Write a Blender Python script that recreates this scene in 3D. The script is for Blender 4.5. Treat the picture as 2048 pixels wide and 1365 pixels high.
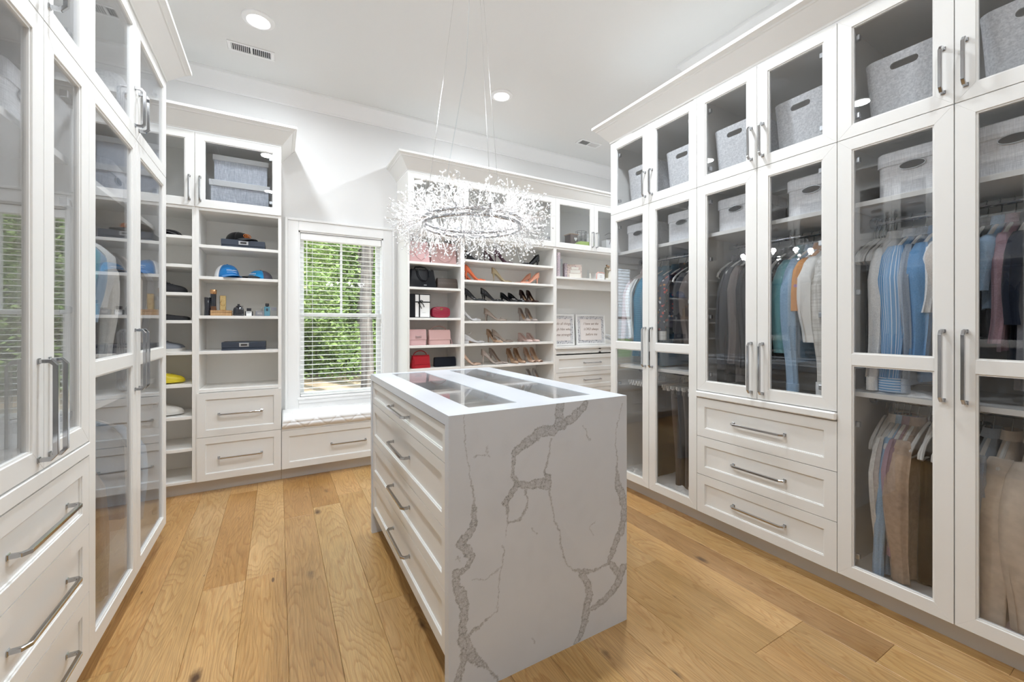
import bpy, bmesh, math, random
from mathutils import Vector, Matrix, noise
PI = math.pi
rnd = random.Random(11)
D = bpy.data
SC = bpy.context.scene
for _o in list(D.objects):
    D.objects.remove(_o)
COL = SC.collection

# ------------------------------------------------------------------ camera
cam = D.cameras.new('camera')
cam.sensor_width = 36.0
cam.lens = 824.0 / 2048.0 * 36.0
cam.shift_y = -34.0 / 2048.0
cam.clip_start = 0.02
cam.clip_end = 200
camo = D.objects.new('camera', cam)
COL.objects.link(camo)
camo.location = (0, 0, 1.25)
camo.rotation_euler = (PI / 2, 0, -math.radians(29.55))
SC.camera = camo

# ------------------------------------------------------------------ world, sun, lights, exposure
SC.view_settings.view_transform = 'Standard'
SC.view_settings.look = 'None'
SC.view_settings.gamma = 1.0
SC.view_settings.use_curve_mapping = False
SC.view_settings.exposure = 0.32
SC.cycles.transparent_max_bounces = 24
SC.cycles.max_bounces = 12
SC.cycles.diffuse_bounces = 8
SC.cycles.sample_clamp_indirect = 6.0
wd = D.worlds.new('sky')
SC.world = wd
wd.use_nodes = True
bg = wd.node_tree.nodes['Background']
bg.inputs[0].default_value = (0.80, 0.90, 1.0, 1)
bg.inputs[1].default_value = 4.2
sun = D.lights.new('sun', 'SUN')
sun.energy = 9.5
sun.angle = 0.02
sun.color = (1.0, 0.95, 0.85)
suno = D.objects.new('sun', sun)
COL.objects.link(suno)
suno.rotation_euler = (math.radians(38), math.radians(14), 0)

CEIL = 3.3
CAN_XY = [(x, y) for y in (3.255, 1.71, 0.16) for x in (-0.117, 1.738)] + [(3.35, 2.95)]  # nearest row and the alcove one are unseen, added as fill
CAN_P = [13, 13, 20, 20, 14.0, 6.0, 12]
for (cx_, cy_), CAN_W in zip(CAN_XY, CAN_P):
    L = D.lights.new('downlight', 'AREA')
    L.shape = 'DISK'
    L.size = 0.13
    L.energy = CAN_W
    L.color = (0.895, 0.95, 1.0)
    L.spread = math.radians(170)
    o = D.objects.new('downlight_lamp', L)
    COL.objects.link(o)
    o.location = (cx_, cy_, CEIL - 0.022)

# ------------------------------------------------------------------ node helpers
def newmat(name):
    m = D.materials.new(name)
    m.use_nodes = True
    nt = m.node_tree
    return m, nt, nt.nodes['Principled BSDF']

def nd(nt, typ, **kw):
    n = nt.nodes.new(typ)
    for k, v in kw.items():
        if k.startswith('i_'):
            n.inputs[k[2:].replace('_', ' ')].default_value = v
        else:
            setattr(n, k, v)
    return n

def ramp(nt, stops):
    r = nt.nodes.new('ShaderNodeValToRGB')
    e = r.color_ramp.elements
    while len(e) < len(stops):
        e.new(0.5)
    for i, (p, c) in enumerate(stops):
        e[i].position = p
        e[i].color = (c[0], c[1], c[2], 1) if hasattr(c, '__len__') else (c, c, c, 1)
    return r

def objcoord(nt, scale=(1, 1, 1)):
    t = nt.nodes.new('ShaderNodeTexCoord')
    mp = nt.nodes.new('ShaderNodeMapping')
    mp.inputs['Scale'].default_value = scale
    nt.links.new(t.outputs['Object'], mp.inputs['Vector'])
    return mp.outputs[0]

def plain(name, col, rough=0.5, metal=0.0, spec=0.5, bump=0.0, bscale=60, vary=0.0, coat=0.0, sheen=0.0):
    m, nt, b = newmat(name)
    b.inputs['Base Color'].default_value = (*col, 1)
    b.inputs['Roughness'].default_value = rough
    b.inputs['Metallic'].default_value = metal
    b.inputs['Specular IOR Level'].default_value = spec
    b.inputs['Coat Weight'].default_value = coat
    if sheen:
        b.inputs['Sheen Weight'].default_value = sheen
    v = objcoord(nt)
    n = nd(nt, 'ShaderNodeTexNoise', i_Scale=bscale, i_Detail=3.0)
    nt.links.new(v, n.inputs['Vector'])
    if vary:
        r = ramp(nt, [(0.3, [c * (1 - vary) for c in col]), (0.7, [min(1, c * (1 + vary)) for c in col])])
        nt.links.new(n.outputs[0], r.inputs[0])
        nt.links.new(r.outputs[0], b.inputs['Base Color'])
    if bump:
        bp = nd(nt, 'ShaderNodeBump', i_Strength=bump, i_Distance=0.004)
        nt.links.new(n.outputs[0], bp.inputs['Height'])
        nt.links.new(bp.outputs[0], b.inputs['Normal'])
    return m

def cloth(name, col, weave=900, bump=0.25, vary=0.12, rough=0.9):
    return plain(name, col, rough=rough, spec=0.15, bump=bump, bscale=weave * 0.25, vary=vary, sheen=0.2)

M = {}
M['paint'] = plain('white_cabinet_paint', (0.80, 0.795, 0.775), rough=0.38, bump=0.02, bscale=40)
M['inner'] = plain('white_melamine', (0.85, 0.84, 0.815), rough=0.45)
M['wall'] = plain('wall_paint', (0.80, 0.80, 0.80), rough=0.65, bump=0.03, bscale=200)
M['ceil'] = plain('ceiling_paint', (0.76, 0.76, 0.75), rough=0.8)
M['trim'] = plain('trim_paint', (0.86, 0.86, 0.86), rough=0.35)
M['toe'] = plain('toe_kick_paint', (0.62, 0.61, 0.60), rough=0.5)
M['chrome'] = plain('chrome', (0.50, 0.51, 0.53), rough=0.12, metal=1.0)
M['steel'] = plain('brushed_steel', (0.55, 0.56, 0.58), rough=0.3, metal=1.0, bump=0.05, bscale=300)
M['dark'] = plain('dark_void', (0.03, 0.03, 0.032), rough=0.7)
M['black'] = plain('black_leather', (0.007, 0.008, 0.011), rough=0.32, spec=0.28, bump=0.06, bscale=220)
M['hanger'] = plain('white_hanger_plastic', (0.80, 0.79, 0.76), rough=0.35)
M['blind'] = plain('white_blind', (0.90, 0.90, 0.89), rough=0.4)
M['cushion'] = plain('white_vinyl', (0.84, 0.84, 0.84), rough=0.4, bump=0.05, bscale=300)
M['gold'] = plain('gold', (0.83, 0.62, 0.30), rough=0.22, metal=1.0)
M['copper'] = plain('copper', (0.72, 0.42, 0.22), rough=0.25, metal=1.0)

def mk_felt(name, a, b_, scale):
    m, nt, b = newmat(name)
    v = objcoord(nt)
    n = nd(nt, 'ShaderNodeTexNoise', i_Scale=scale, i_Detail=6.0, i_Roughness=0.75)
    n2 = nd(nt, 'ShaderNodeTexNoise', i_Scale=900.0, i_Detail=1.0)
    nt.links.new(v, n.inputs['Vector']); nt.links.new(v, n2.inputs['Vector'])
    r = ramp(nt, [(0.38, a), (0.62, b_)])
    nt.links.new(n.outputs[0], r.inputs[0])
    nt.links.new(r.outputs[0], b.inputs['Base Color'])
    b.inputs['Roughness'].default_value = 0.95
    b.inputs['Specular IOR Level'].default_value = 0.1
    bp = nd(nt, 'ShaderNodeBump', i_Strength=0.4, i_Distance=0.002)
    nt.links.new(n2.outputs[0], bp.inputs['Height'])
    nt.links.new(bp.outputs[0], b.inputs['Normal'])
    return m
M['felt'] = mk_felt('grey_felt', (0.56, 0.57, 0.60), (0.86, 0.865, 0.88), 110)

def mk_linen(name, a, b_, s=420):
    m, nt, b = newmat(name)
    v1 = objcoord(nt, (s, s, s * 0.06)); v2 = objcoord(nt, (s * 0.06, s * 0.06, s))
    n1 = nd(nt, 'ShaderNodeTexNoise', i_Scale=1.0, i_Detail=1.0)
    n2 = nd(nt, 'ShaderNodeTexNoise', i_Scale=1.0, i_Detail=1.0)
    nt.links.new(v1, n1.inputs['Vector']); nt.links.new(v2, n2.inputs['Vector'])
    mx = nd(nt, 'ShaderNodeMath', operation='ADD')
    nt.links.new(n1.outputs[0], mx.inputs[0]); nt.links.new(n2.outputs[0], mx.inputs[1])
    hf = nd(nt, 'ShaderNodeMath', operation='MULTIPLY'); hf.inputs[1].default_value = 0.5
    nt.links.new(mx.outputs[0], hf.inputs[0])
    r = ramp(nt, [(0.40, a), (0.62, b_)])
    nt.links.new(hf.outputs[0], r.inputs[0])
    nt.links.new(r.outputs[0], b.inputs['Base Color'])
    b.inputs['Roughness'].default_value = 0.9
    b.inputs['Specular IOR Level'].default_value = 0.15
    bp = nd(nt, 'ShaderNodeBump', i_Strength=0.3, i_Distance=0.001)
    nt.links.new(hf.outputs[0], bp.inputs['Height']); nt.links.new(bp.outputs[0], b.inputs['Normal'])
    return m
M['linen'] = mk_linen('grey_linen', (0.66, 0.665, 0.69), (0.88, 0.88, 0.90))
M['linen_blue'] = mk_linen('blue_grey_linen', (0.38, 0.41, 0.47), (0.62, 0.655, 0.72))
M['lace'] = mk_linen('cream_lace', (0.62, 0.60, 0.56), (0.86, 0.85, 0.81), 90)

def mk_stripe(name, base, line, count, axis=1, wid=0.16, tilt=0.0):
    """yarn-dyed stripes; axis 1 runs them down the cloth (around-the-garment coordinate 'ringu'), axis 2 across it"""
    m, nt, b = newmat(name)
    a = nd(nt, 'ShaderNodeMath', operation='MULTIPLY'); a.inputs[1].default_value = count
    if axis == 1:
        at = nd(nt, 'ShaderNodeAttribute', attribute_name='ringu')
        nt.links.new(at.outputs['Fac'], a.inputs[0])
    else:
        sp = nd(nt, 'ShaderNodeSeparateXYZ'); nt.links.new(objcoord(nt), sp.inputs[0])
        nt.links.new(sp.outputs[2], a.inputs[0])
    fr = nd(nt, 'ShaderNodeMath', operation='FRACT'); nt.links.new(a.outputs[0], fr.inputs[0])
    r = ramp(nt, [(0.0, line), (wid, line), (wid + 0.04, base), (1.0, base)])
    nt.links.new(fr.outputs[0], r.inputs[0])
    nt.links.new(r.outputs[0], b.inputs['Base Color'])
    b.inputs['Roughness'].default_value = 0.9
    b.inputs['Specular IOR Level'].default_value = 0.15
    return m

def mk_floral(name, base, spots, scale=45, thr=0.16):
    m, nt, b = newmat(name)
    v = objcoord(nt)
    vo = nd(nt, 'ShaderNodeTexVoronoi', i_Scale=float(scale)); nt.links.new(v, vo.inputs['Vector'])
    n = nd(nt, 'ShaderNodeTexNoise', i_Scale=scale * 2.0); nt.links.new(v, n.inputs['Vector'])
    ad = nd(nt, 'ShaderNodeMath', operation='MULTIPLY_ADD'); ad.inputs[1].default_value = 0.25
    nt.links.new(n.outputs[0], ad.inputs[0]); nt.links.new(vo.outputs['Distance'], ad.inputs[2])
    lt = nd(nt, 'ShaderNodeMath', operation='LESS_THAN'); lt.inputs[1].default_value = thr + 0.125
    nt.links.new(ad.outputs[0], lt.inputs[0])
    sp = nd(nt, 'ShaderNodeSeparateColor'); nt.links.new(vo.outputs['Color'], sp.inputs[0])
    st = [(i / len(spots), c) for i, c in enumerate(spots)]
    r = ramp(nt, st); r.color_ramp.interpolation = 'CONSTANT'
    nt.links.new(sp.outputs[0], r.inputs[0])
    mx = nd(nt, 'ShaderNodeMix', data_type='RGBA')
    mx.inputs['A'].default_value = (*base, 1)
    nt.links.new(lt.outputs[0], mx.inputs['Factor']); nt.links.new(r.outputs[0], mx.inputs['B'])
    nt.links.new(mx.outputs['Result'], b.inputs['Base Color'])
    b.inputs['Roughness'].default_value = 0.85
    return m

def mk_glass(name, tint=(0.86, 0.87, 0.88), r0=0.05):
    m, nt, b = newmat(name)
    nt.nodes.remove(b)
    out = nt.nodes['Material Output']
    g = nd(nt, 'ShaderNodeNewGeometry')
    dt = nd(nt, 'ShaderNodeVectorMath', operation='DOT_PRODUCT')
    nt.links.new(g.outputs['Incoming'], dt.inputs[0]); nt.links.new(g.outputs['Normal'], dt.inputs[1])
    ab = nd(nt, 'ShaderNodeMath', operation='ABSOLUTE'); nt.links.new(dt.outputs['Value'], ab.inputs[0])
    om = nd(nt, 'ShaderNodeMath', operation='SUBTRACT'); om.inputs[0].default_value = 1.0
    nt.links.new(ab.outputs[0], om.inputs[1])
    pw = nd(nt, 'ShaderNodeMath', operation='POWER'); pw.inputs[1].default_value = 5.0
    nt.links.new(om.outputs[0], pw.inputs[0])
    ma = nd(nt, 'ShaderNodeMath', operation='MULTIPLY_ADD')
    ma.inputs[1].default_value = 1 - r0; ma.inputs[2].default_value = r0
    nt.links.new(pw.outputs[0], ma.inputs[0])
    tr = nd(nt, 'ShaderNodeBsdfTransparent'); tr.inputs[0].default_value = (*tint, 1)
    gl = nd(nt, 'ShaderNodeBsdfGlossy'); gl.inputs['Roughness'].default_value = 0.0
    gl.inputs[0].default_value = (0.97, 0.98, 1.0, 1)
    mx = nd(nt, 'ShaderNodeMixShader')
    nt.links.new(ma.outputs[0], mx.inputs[0]); nt.links.new(tr.outputs[0], mx.inputs[1]); nt.links.new(gl.outputs[0], mx.inputs[2])
    nt.links.new(mx.outputs[0], out.inputs[0])
    return m
M['glass'] = mk_glass('smoked_cabinet_glass', (0.90, 0.905, 0.91), 0.055)
M['window_glass'] = mk_glass('window_glass', (0.98, 0.99, 0.98), 0.03)
M['clear'] = mk_glass('clear_glass', (0.93, 0.95, 0.96), 0.06)
M['top_glass'] = mk_glass('counter_glass', (0.96, 0.96, 0.96), 0.03)

def emit(name, col, s):
    m, nt, b = newmat(name)
    b.inputs['Base Color'].default_value = (1, 1, 1, 1)
    b.inputs['Emission Color'].default_value = (*col, 1)
    b.inputs['Emission Strength'].default_value = s
    return m
M['lamp'] = emit('lamp_lens', (1.0, 0.98, 0.95), 9.0)
M['bulb'] = emit('bulb_glow', (1.0, 0.97, 0.92), 40.0)
m, nt, b = newmat('crystal')
b.inputs['Base Color'].default_value = (0.95, 0.95, 0.96, 1)
b.inputs['Roughness'].default_value = 0.12
b.inputs['Specular IOR Level'].default_value = 0.9
b.inputs['Subsurface Weight'].default_value = 0.0
M['crystal'] = m
M['wire'] = plain('silver_wire', (0.80, 0.80, 0.80), rough=0.25, metal=0.9)

# oak
def mk_oak():
    m, nt, b = newmat('oak_plank')
    oi = nd(nt, 'ShaderNodeObjectInfo')
    t = nd(nt, 'ShaderNodeTexCoord')
    off = nd(nt, 'ShaderNodeMath', operation='MULTIPLY'); off.inputs[1].default_value = 37.0
    nt.links.new(oi.outputs['Random'], off.inputs[0])
    cb = nd(nt, 'ShaderNodeCombineXYZ')
    nt.links.new(off.outputs[0], cb.inputs[0]); nt.links.new(off.outputs[0], cb.inputs[1]); nt.links.new(off.outputs[0], cb.inputs[2])
    add = nd(nt, 'ShaderNodeVectorMath', operation='ADD')
    nt.links.new(t.outputs['Object'], add.inputs[0]); nt.links.new(cb.outputs[0], add.inputs[1])
    def mapped(s):
        mp = nd(nt, 'ShaderNodeMapping'); mp.inputs['Scale'].default_value = s
        nt.links.new(add.outputs[0], mp.inputs['Vector']); return mp.outputs[0]
    # cathedral growth rings
    n1 = nd(nt, 'ShaderNodeTexNoise', i_Scale=1.0, i_Detail=1.5, i_Distortion=0.35)
    nt.links.new(mapped((7.0, 1.1, 1.0)), n1.inputs['Vector'])
    mu = nd(nt, 'ShaderNodeMath', operation='MULTIPLY'); mu.inputs[1].default_value = 26.0
    nt.links.new(n1.outputs[0], mu.inputs[0])
    n1b = nd(nt, 'ShaderNodeTexNoise', i_Scale=1.0, i_Detail=3.0)
    nt.links.new(mapped((60.0, 9.0, 1.0)), n1b.inputs['Vector'])
    ad = nd(nt, 'ShaderNodeMath', operation='MULTIPLY_ADD'); ad.inputs[1].default_value = 0.9
    nt.links.new(n1b.outputs[0], ad.inputs[0]); nt.links.new(mu.outputs[0], ad.inputs[2])
    pp = nd(nt, 'ShaderNodeMath', operation='FRACT'); nt.links.new(ad.outputs[0], pp.inputs[0])
    rr = ramp(nt, [(0.0, 0.0), (0.55, 0.25), (0.86, 1.0), (1.0, 0.0)])
    nt.links.new(pp.outputs[0], rr.inputs[0])
    # pores
    n2 = nd(nt, 'ShaderNodeTexNoise', i_Scale=1.0, i_Detail=4.0, i_Roughness=0.7)
    nt.links.new(mapped((260.0, 7.0, 1.0)), n2.inputs['Vector'])
    # large mottling
    n3 = nd(nt, 'ShaderNodeTexNoise', i_Scale=1.0, i_Detail=3.0)
    nt.links.new(mapped((5.0, 1.6, 1.0)), n3.inputs['Vector'])
    base = ramp(nt, [(0.3, (0.45, 0.275, 0.105)), (0.7, (0.60, 0.395, 0.185))])
    nt.links.new(n3.outputs[0], base.inputs[0])
    mx = nd(nt, 'ShaderNodeMix', data_type='RGBA', blend_type='MULTIPLY')
    nt.links.new(base.outputs[0], mx.inputs['A'])
    mx.inputs['B'].default_value = (0.80, 0.70, 0.60, 1)
    f1 = nd(nt, 'ShaderNodeMath', operation='MULTIPLY'); f1.inputs[1].default_value = 0.95
    nt.links.new(rr.outputs[0], f1.inputs[0]); nt.links.new(f1.outputs[0], mx.inputs['Factor'])
    mx2 = nd(nt, 'ShaderNodeMix', data_type='RGBA', blend_type='MULTIPLY')
    rp = ramp(nt, [(0.35, 0.72), (0.6, 1.10)])
    nt.links.new(n2.outputs[0], rp.inputs[0])
    mx2.inputs['Factor'].default_value = 0.8
    nt.links.new(mx.outputs['Result'], mx2.inputs['A']); nt.links.new(rp.outputs[0], mx2.inputs['B'])
    # plank tone from the object colour
    mx3 = nd(nt, 'ShaderNodeMix', data_type='RGBA', blend_type='MULTIPLY'); mx3.inputs['Factor'].default_value = 1.0
    nt.links.new(mx2.outputs['Result'], mx3.inputs['A']); nt.links.new(oi.outputs['Color'], mx3.inputs['B'])
    # knots
    vo = nd(nt, 'ShaderNodeTexVoronoi', i_Scale=1.0, i_Randomness=1.0)
    nt.links.new(mapped((7.0, 3.2, 1.0)), vo.inputs['Vector'])
    sc = nd(nt, 'ShaderNodeSeparateColor'); nt.links.new(vo.outputs['Color'], sc.inputs[0])
    kr = nd(nt, 'ShaderNodeMapRange'); kr.inputs[1].default_value = 0.50; kr.inputs[2].default_value = 1.0
    kr.inputs[3].default_value = 0.0; kr.inputs[4].default_value = 0.21
    nt.links.new(sc.outputs[0], kr.inputs[0])
    nk = nd(nt, 'ShaderNodeTexNoise', i_Scale=40.0); nt.links.new(add.outputs[0], nk.inputs['Vector'])
    dk = nd(nt, 'ShaderNodeMath', operation='MULTIPLY_ADD'); dk.inputs[1].default_value = 0.10
    nt.links.new(nk.outputs[0], dk.inputs[0]); nt.links.new(vo.outputs['Distance'], dk.inputs[2])
    dv = nd(nt, 'ShaderNodeMath', operation='SUBTRACT'); nt.links.new(kr.outputs[0], dv.inputs[0]); nt.links.new(dk.outputs[0], dv.inputs[1])
    sm = nd(nt, 'ShaderNodeMapRange'); sm.inputs[1].default_value = -0.06; sm.inputs[2].default_value = 0.07
    nt.links.new(dv.outputs[0], sm.inputs[0])
    mx4 = nd(nt, 'ShaderNodeMix', data_type='RGBA'); mx4.inputs['B'].default_value = (0.09, 0.045, 0.02, 1)
    nt.links.new(sm.outputs[0], mx4.inputs['Factor']); nt.links.new(mx3.outputs['Result'], mx4.inputs['A'])
    # pin knots and short cracks
    vo2 = nd(nt, 'ShaderNodeTexVoronoi', i_Scale=1.0, i_Randomness=1.0)
    nt.links.new(mapped((16.0, 5.0, 1.0)), vo2.inputs['Vector'])
    sc2 = nd(nt, 'ShaderNodeSeparateColor'); nt.links.new(vo2.outputs['Color'], sc2.inputs[0])
    k2 = nd(nt, 'ShaderNodeMapRange'); k2.inputs[1].default_value = 0.75; k2.inputs[2].default_value = 1.0
    k2.inputs[3].default_value = -0.05; k2.inputs[4].default_value = 0.13
    nt.links.new(sc2.outputs[1], k2.inputs[0])
    d2 = nd(nt, 'ShaderNodeMath', operation='SUBTRACT'); nt.links.new(k2.outputs[0], d2.inputs[0]); nt.links.new(vo2.outputs['Distance'], d2.inputs[1])
    s2 = nd(nt, 'ShaderNodeMapRange'); s2.inputs[1].default_value = -0.02; s2.inputs[2].default_value = 0.03; s2.inputs[4].default_value = 0.85
    nt.links.new(d2.outputs[0], s2.inputs[0])
    mx5 = nd(nt, 'ShaderNodeMix', data_type='RGBA'); mx5.inputs['B'].default_value = (0.10, 0.05, 0.025, 1)
    nt.links.new(s2.outputs[0], mx5.inputs['Factor']); nt.links.new(mx4.outputs['Result'], mx5.inputs['A'])
    nt.links.new(mx5.outputs['Result'], b.inputs['Base Color'])
    b.inputs['Roughness'].default_value = 0.33
    b.inputs['Specular IOR Level'].default_value = 0.55
    bp = nd(nt, 'ShaderNodeBump', i_Strength=0.12, i_Distance=0.002)
    nt.links.new(n2.outputs[0], bp.inputs['Height']); nt.links.new(bp.outputs[0], b.inputs['Normal'])
    return m
M['oak'] = mk_oak()

def mk_marble(attr):
    m, nt, b = newmat('veined_quartz' if attr else 'white_quartz')
    v = objcoord(nt)
    n = nd(nt, 'ShaderNodeTexNoise', i_Scale=3.0, i_Detail=5.0, i_Distortion=1.0); nt.links.new(v, n.inputs['Vector'])
    r = ramp(nt, [(0.35, (0.67, 0.705, 0.755)), (0.75, (0.63, 0.665, 0.715))])
    nt.links.new(n.outputs[0], r.inputs[0])
    last = r.outputs[0]
    if attr:
        at = nd(nt, 'ShaderNodeAttribute', attribute_name='vein')
        n2 = nd(nt, 'ShaderNodeTexNoise', i_Scale=140.0, i_Detail=3.0, i_Roughness=0.7, i_Distortion=1.5); nt.links.new(v, n2.inputs['Vector'])
        r2 = ramp(nt, [(0.38, (0.17, 0.175, 0.185)), (0.50, (0.36, 0.37, 0.385)), (0.62, (0.56, 0.575, 0.60))])
        nt.links.new(n2.outputs[0], r2.inputs[0])
        mx = nd(nt, 'ShaderNodeMix', data_type='RGBA')
        nt.links.new(at.outputs['Fac'], mx.inputs['Factor'])
        nt.links.new(last, mx.inputs['A']); nt.links.new(r2.outputs[0], mx.inputs['B'])
        last = mx.outputs['Result']
    nt.links.new(last, b.inputs['Base Color'])
    b.inputs['Roughness'].default_value = 0.28
    return m
M['marble'] = mk_marble(False)
M['marble_vein'] = mk_marble(True)

def mk_mono(name):
    """brown canvas with a pale small repeating check of crosses"""
    m, nt, b = newmat(name)
    v = objcoord(nt, (40, 40, 40))
    mp = nd(nt, 'ShaderNodeMapping'); mp.inputs['Rotation'].default_value = (0, PI / 4, 0)
    nt.links.new(v, mp.inputs['Vector'])
    c = nd(nt, 'ShaderNodeTexVoronoi', i_Scale=2.0, i_Randomness=0.05, distance='MANHATTAN'); nt.links.new(mp.outputs[0], c.inputs['Vector'])
    r = ramp(nt, [(0.30, (0.20, 0.15, 0.11)), (0.42, (0.07, 0.05, 0.04))])
    nt.links.new(c.outputs['Distance'], r.inputs[0]); nt.links.new(r.outputs[0], b.inputs['Base Color'])
    b.inputs['Roughness'].default_value = 0.4
    return m
M['mono'] = mk_mono('checked_brown_canvas')

# ------------------------------------------------------------------ mesh builder
class MB:
    def __init__(s):
        s.v = []; s.f = []
    def box(s, x0, x1, y0, y1, z0, z1):
        b = len(s.v)
        s.v += [(x0, y0, z0), (x1, y0, z0), (x1, y1, z0), (x0, y1, z0), (x0, y0, z1), (x1, y0, z1), (x1, y1, z1), (x0, y1, z1)]
        s.f += [tuple(b + i for i in q) for q in ((0, 3, 2, 1), (4, 5, 6, 7), (0, 1, 5, 4), (1, 2, 6, 5), (2, 3, 7, 6), (3, 0, 4, 7))]
        return s
    def rings(s, rs, cap0=True, cap1=True, closed=True):
        b = len(s.v); n = len(rs[0])
        for r in rs:
            s.v += [tuple(p) for p in r]
        for i in range(len(rs) - 1):
            for j in range(n if closed else n - 1):
                k = (j + 1) % n
                s.f.append((b + i * n + j, b + i * n + k, b + (i + 1) * n + k, b + (i + 1) * n + j))
        if cap0: s.f.append(tuple(b + j for j in range(n))[::-1])
        if cap1: s.f.append(tuple(b + (len(rs) - 1) * n + j for j in range(n)))
        return s
    def tube(s, pts, r, n=6, up=None, closed=False, square=False, caps=True):
        pts = [Vector(p) for p in pts]
        N = len(pts); rs = []
        nrm = None
        for i, p in enumerate(pts):
            a = pts[(i - 1) % N] if (closed or i > 0) else p
            c = pts[(i + 1) % N] if (closed or i < N - 1) else p
            t = (c - a).normalized() if (c - a).length > 1e-9 else Vector((0, 0, 1))
            if up is not None:
                e1 = Vector(up).normalized()
            else:
                if nrm is None:
                    nrm = t.orthogonal().normalized()
                nrm = (nrm - t * nrm.dot(t))
                nrm = nrm.normalized() if nrm.length > 1e-6 else t.orthogonal().normalized()
                e1 = nrm
            e2 = t.cross(e1).normalized()
            rad = r[i] if hasattr(r, '__len__') else r
            k = 1.0
            if up is not None and 0 < i < N - 1:
                c0 = (pts[i] - pts[i - 1]).normalized().dot((pts[i + 1] - pts[i]).normalized())
                k = 1.0 / max(0.5, math.sqrt(max(0.0, (1 + c0) / 2)))
            ring = []
            for j in range(n):
                an = 2 * PI * j / n + (PI / n if square else 0)
                q = math.cos(an); w = math.sin(an)
                sc_ = rad * (1.41421 if square else 1)
                ring.append(p + e1 * q * sc_ + e2 * w * sc_ * k)
            rs.append(ring)
        if closed:
            rs.append(rs[0]); return s.rings(rs, False, False)
        return s.rings(rs, caps, caps)
    def lathe(s, prof, cx=0, cy=0, n=20, sx=1.0, sy=1.0):
        rs = [[(cx + r * sx * math.cos(2 * PI * j / n), cy + r * sy * math.sin(2 * PI * j / n), z) for j in range(n)] for r, z in prof]
        return s.rings(rs)
    def ball(s, c, rx, ry=None, rz=None, nu=10, nv=6):
        ry = ry or rx; rz = rz or rx
        rs = []
        for i in range(nv + 1):
            a = -PI / 2 + PI * i / nv
            rr = max(math.cos(a), 0.02)
            rs.append([(c[0] + rx * rr * math.cos(2 * PI * j / nu), c[1] + ry * rr * math.sin(2 * PI * j / nu), c[2] + rz * math.sin(a)) for j in range(nu)])
        return s.rings(rs)
    def prism(s, poly, y0, y1):
        """poly of (x,z), extruded along y"""
        return s.rings([[(x, y0, z) for x, z in poly], [(x, y1, z) for x, z in poly]])
    def prismx(s, poly, x0, x1):
        return s.rings([[(x0, y, z) for y, z in poly], [(x1, y, z) for y, z in poly]])
    def prismz(s, poly, z0, z1):
        return s.rings([[(x, y, z0) for x, y in poly], [(x, y, z1) for x, y in poly]])
    def xf(s, mat):
        s.v = [tuple(mat @ Vector(p)) for p in s.v]; return s
    def join(s, o):
        b = len(s.v); s.v += o.v; s.f += [tuple(b + i for i in q) for q in o.f]; return s
    def mesh(s, name, mat, bevel=0.0, smooth=None, sub=0):
        me = D.meshes.new(name)
        me.from_pydata(s.v, [], s.f)
        bm = bmesh.new(); bm.from_mesh(me)
        bmesh.ops.recalc_face_normals(bm, faces=bm.faces)
        if bevel:
            es = [e for e in bm.edges if len(e.link_faces) == 2 and e.calc_face_angle(0) > 0.6]
            bmesh.ops.bevel(bm, geom=es, offset=bevel, segments=1, affect='EDGES', clamp_overlap=True)
        bm.to_mesh(me); bm.free()
        if mat: me.materials.append(mat)
        if smooth:
            me.shade_smooth()
            me.set_sharp_from_angle(angle=math.radians(smooth))
        return me
    def build(s, name, mat, parent=None, bevel=0.0, smooth=None, loc=None, rotz=None):
        o = D.objects.new(name, s.mesh(name, mat, bevel, smooth))
        COL.objects.link(o)
        if parent: o.parent = parent
        if loc: o.location = loc
        if rotz is not None: o.rotation_euler = (0, 0, rotz)
        return o

def ring_attr(o, n, count=1.0):
    """per-vertex coordinate around each ring, for stripes woven along the cloth"""
    at = o.data.attributes.new('ringu', 'FLOAT', 'POINT')
    nv = len(o.data.vertices)
    at.data.foreach_set('value', [count * (i % n) / n for i in range(nv)])

def rrect(w, d, r, n=4, cx=0, cy=0):
    pts = []
    for sx, sy, a0 in ((1, 1, 0), (-1, 1, PI / 2), (-1, -1, PI), (1, -1, 3 * PI / 2)):
        for i in range(n + 1):
            a = a0 + PI / 2 * i / n
            pts.append((cx + sx * (w / 2 - r) + r * math.cos(a), cy + sy * (d / 2 - r) + r * math.sin(a)))
    return pts

def tag(o, label, cat, group=None):
    o['label'] = label; o['category'] = cat
    if group: o['group'] = group
    return o
def thing(name, label, cat, loc=(0, 0, 0), rotz=0.0, group=None):
    o = D.objects.new(name, None)
    o.empty_display_size = 0.05
    COL.objects.link(o); o.location = loc; o.rotation_euler = (0, 0, rotz)
    return tag(o, label, cat, group)
def struct(o):
    o['kind'] = 'structure'; return o
def copy_tree(o, parent=None, loc=None, rot=None, label=None, scale=None):
    c = o.copy(); COL.objects.link(c)
    if parent is not None: c.parent = parent
    if loc is not None: c.location = loc
    if rot is not None: c.rotation_euler = rot
    if scale is not None: c.scale = scale
    if label: c['label'] = label
    for ch in o.children:
        copy_tree(ch, c)
    return c

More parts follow.
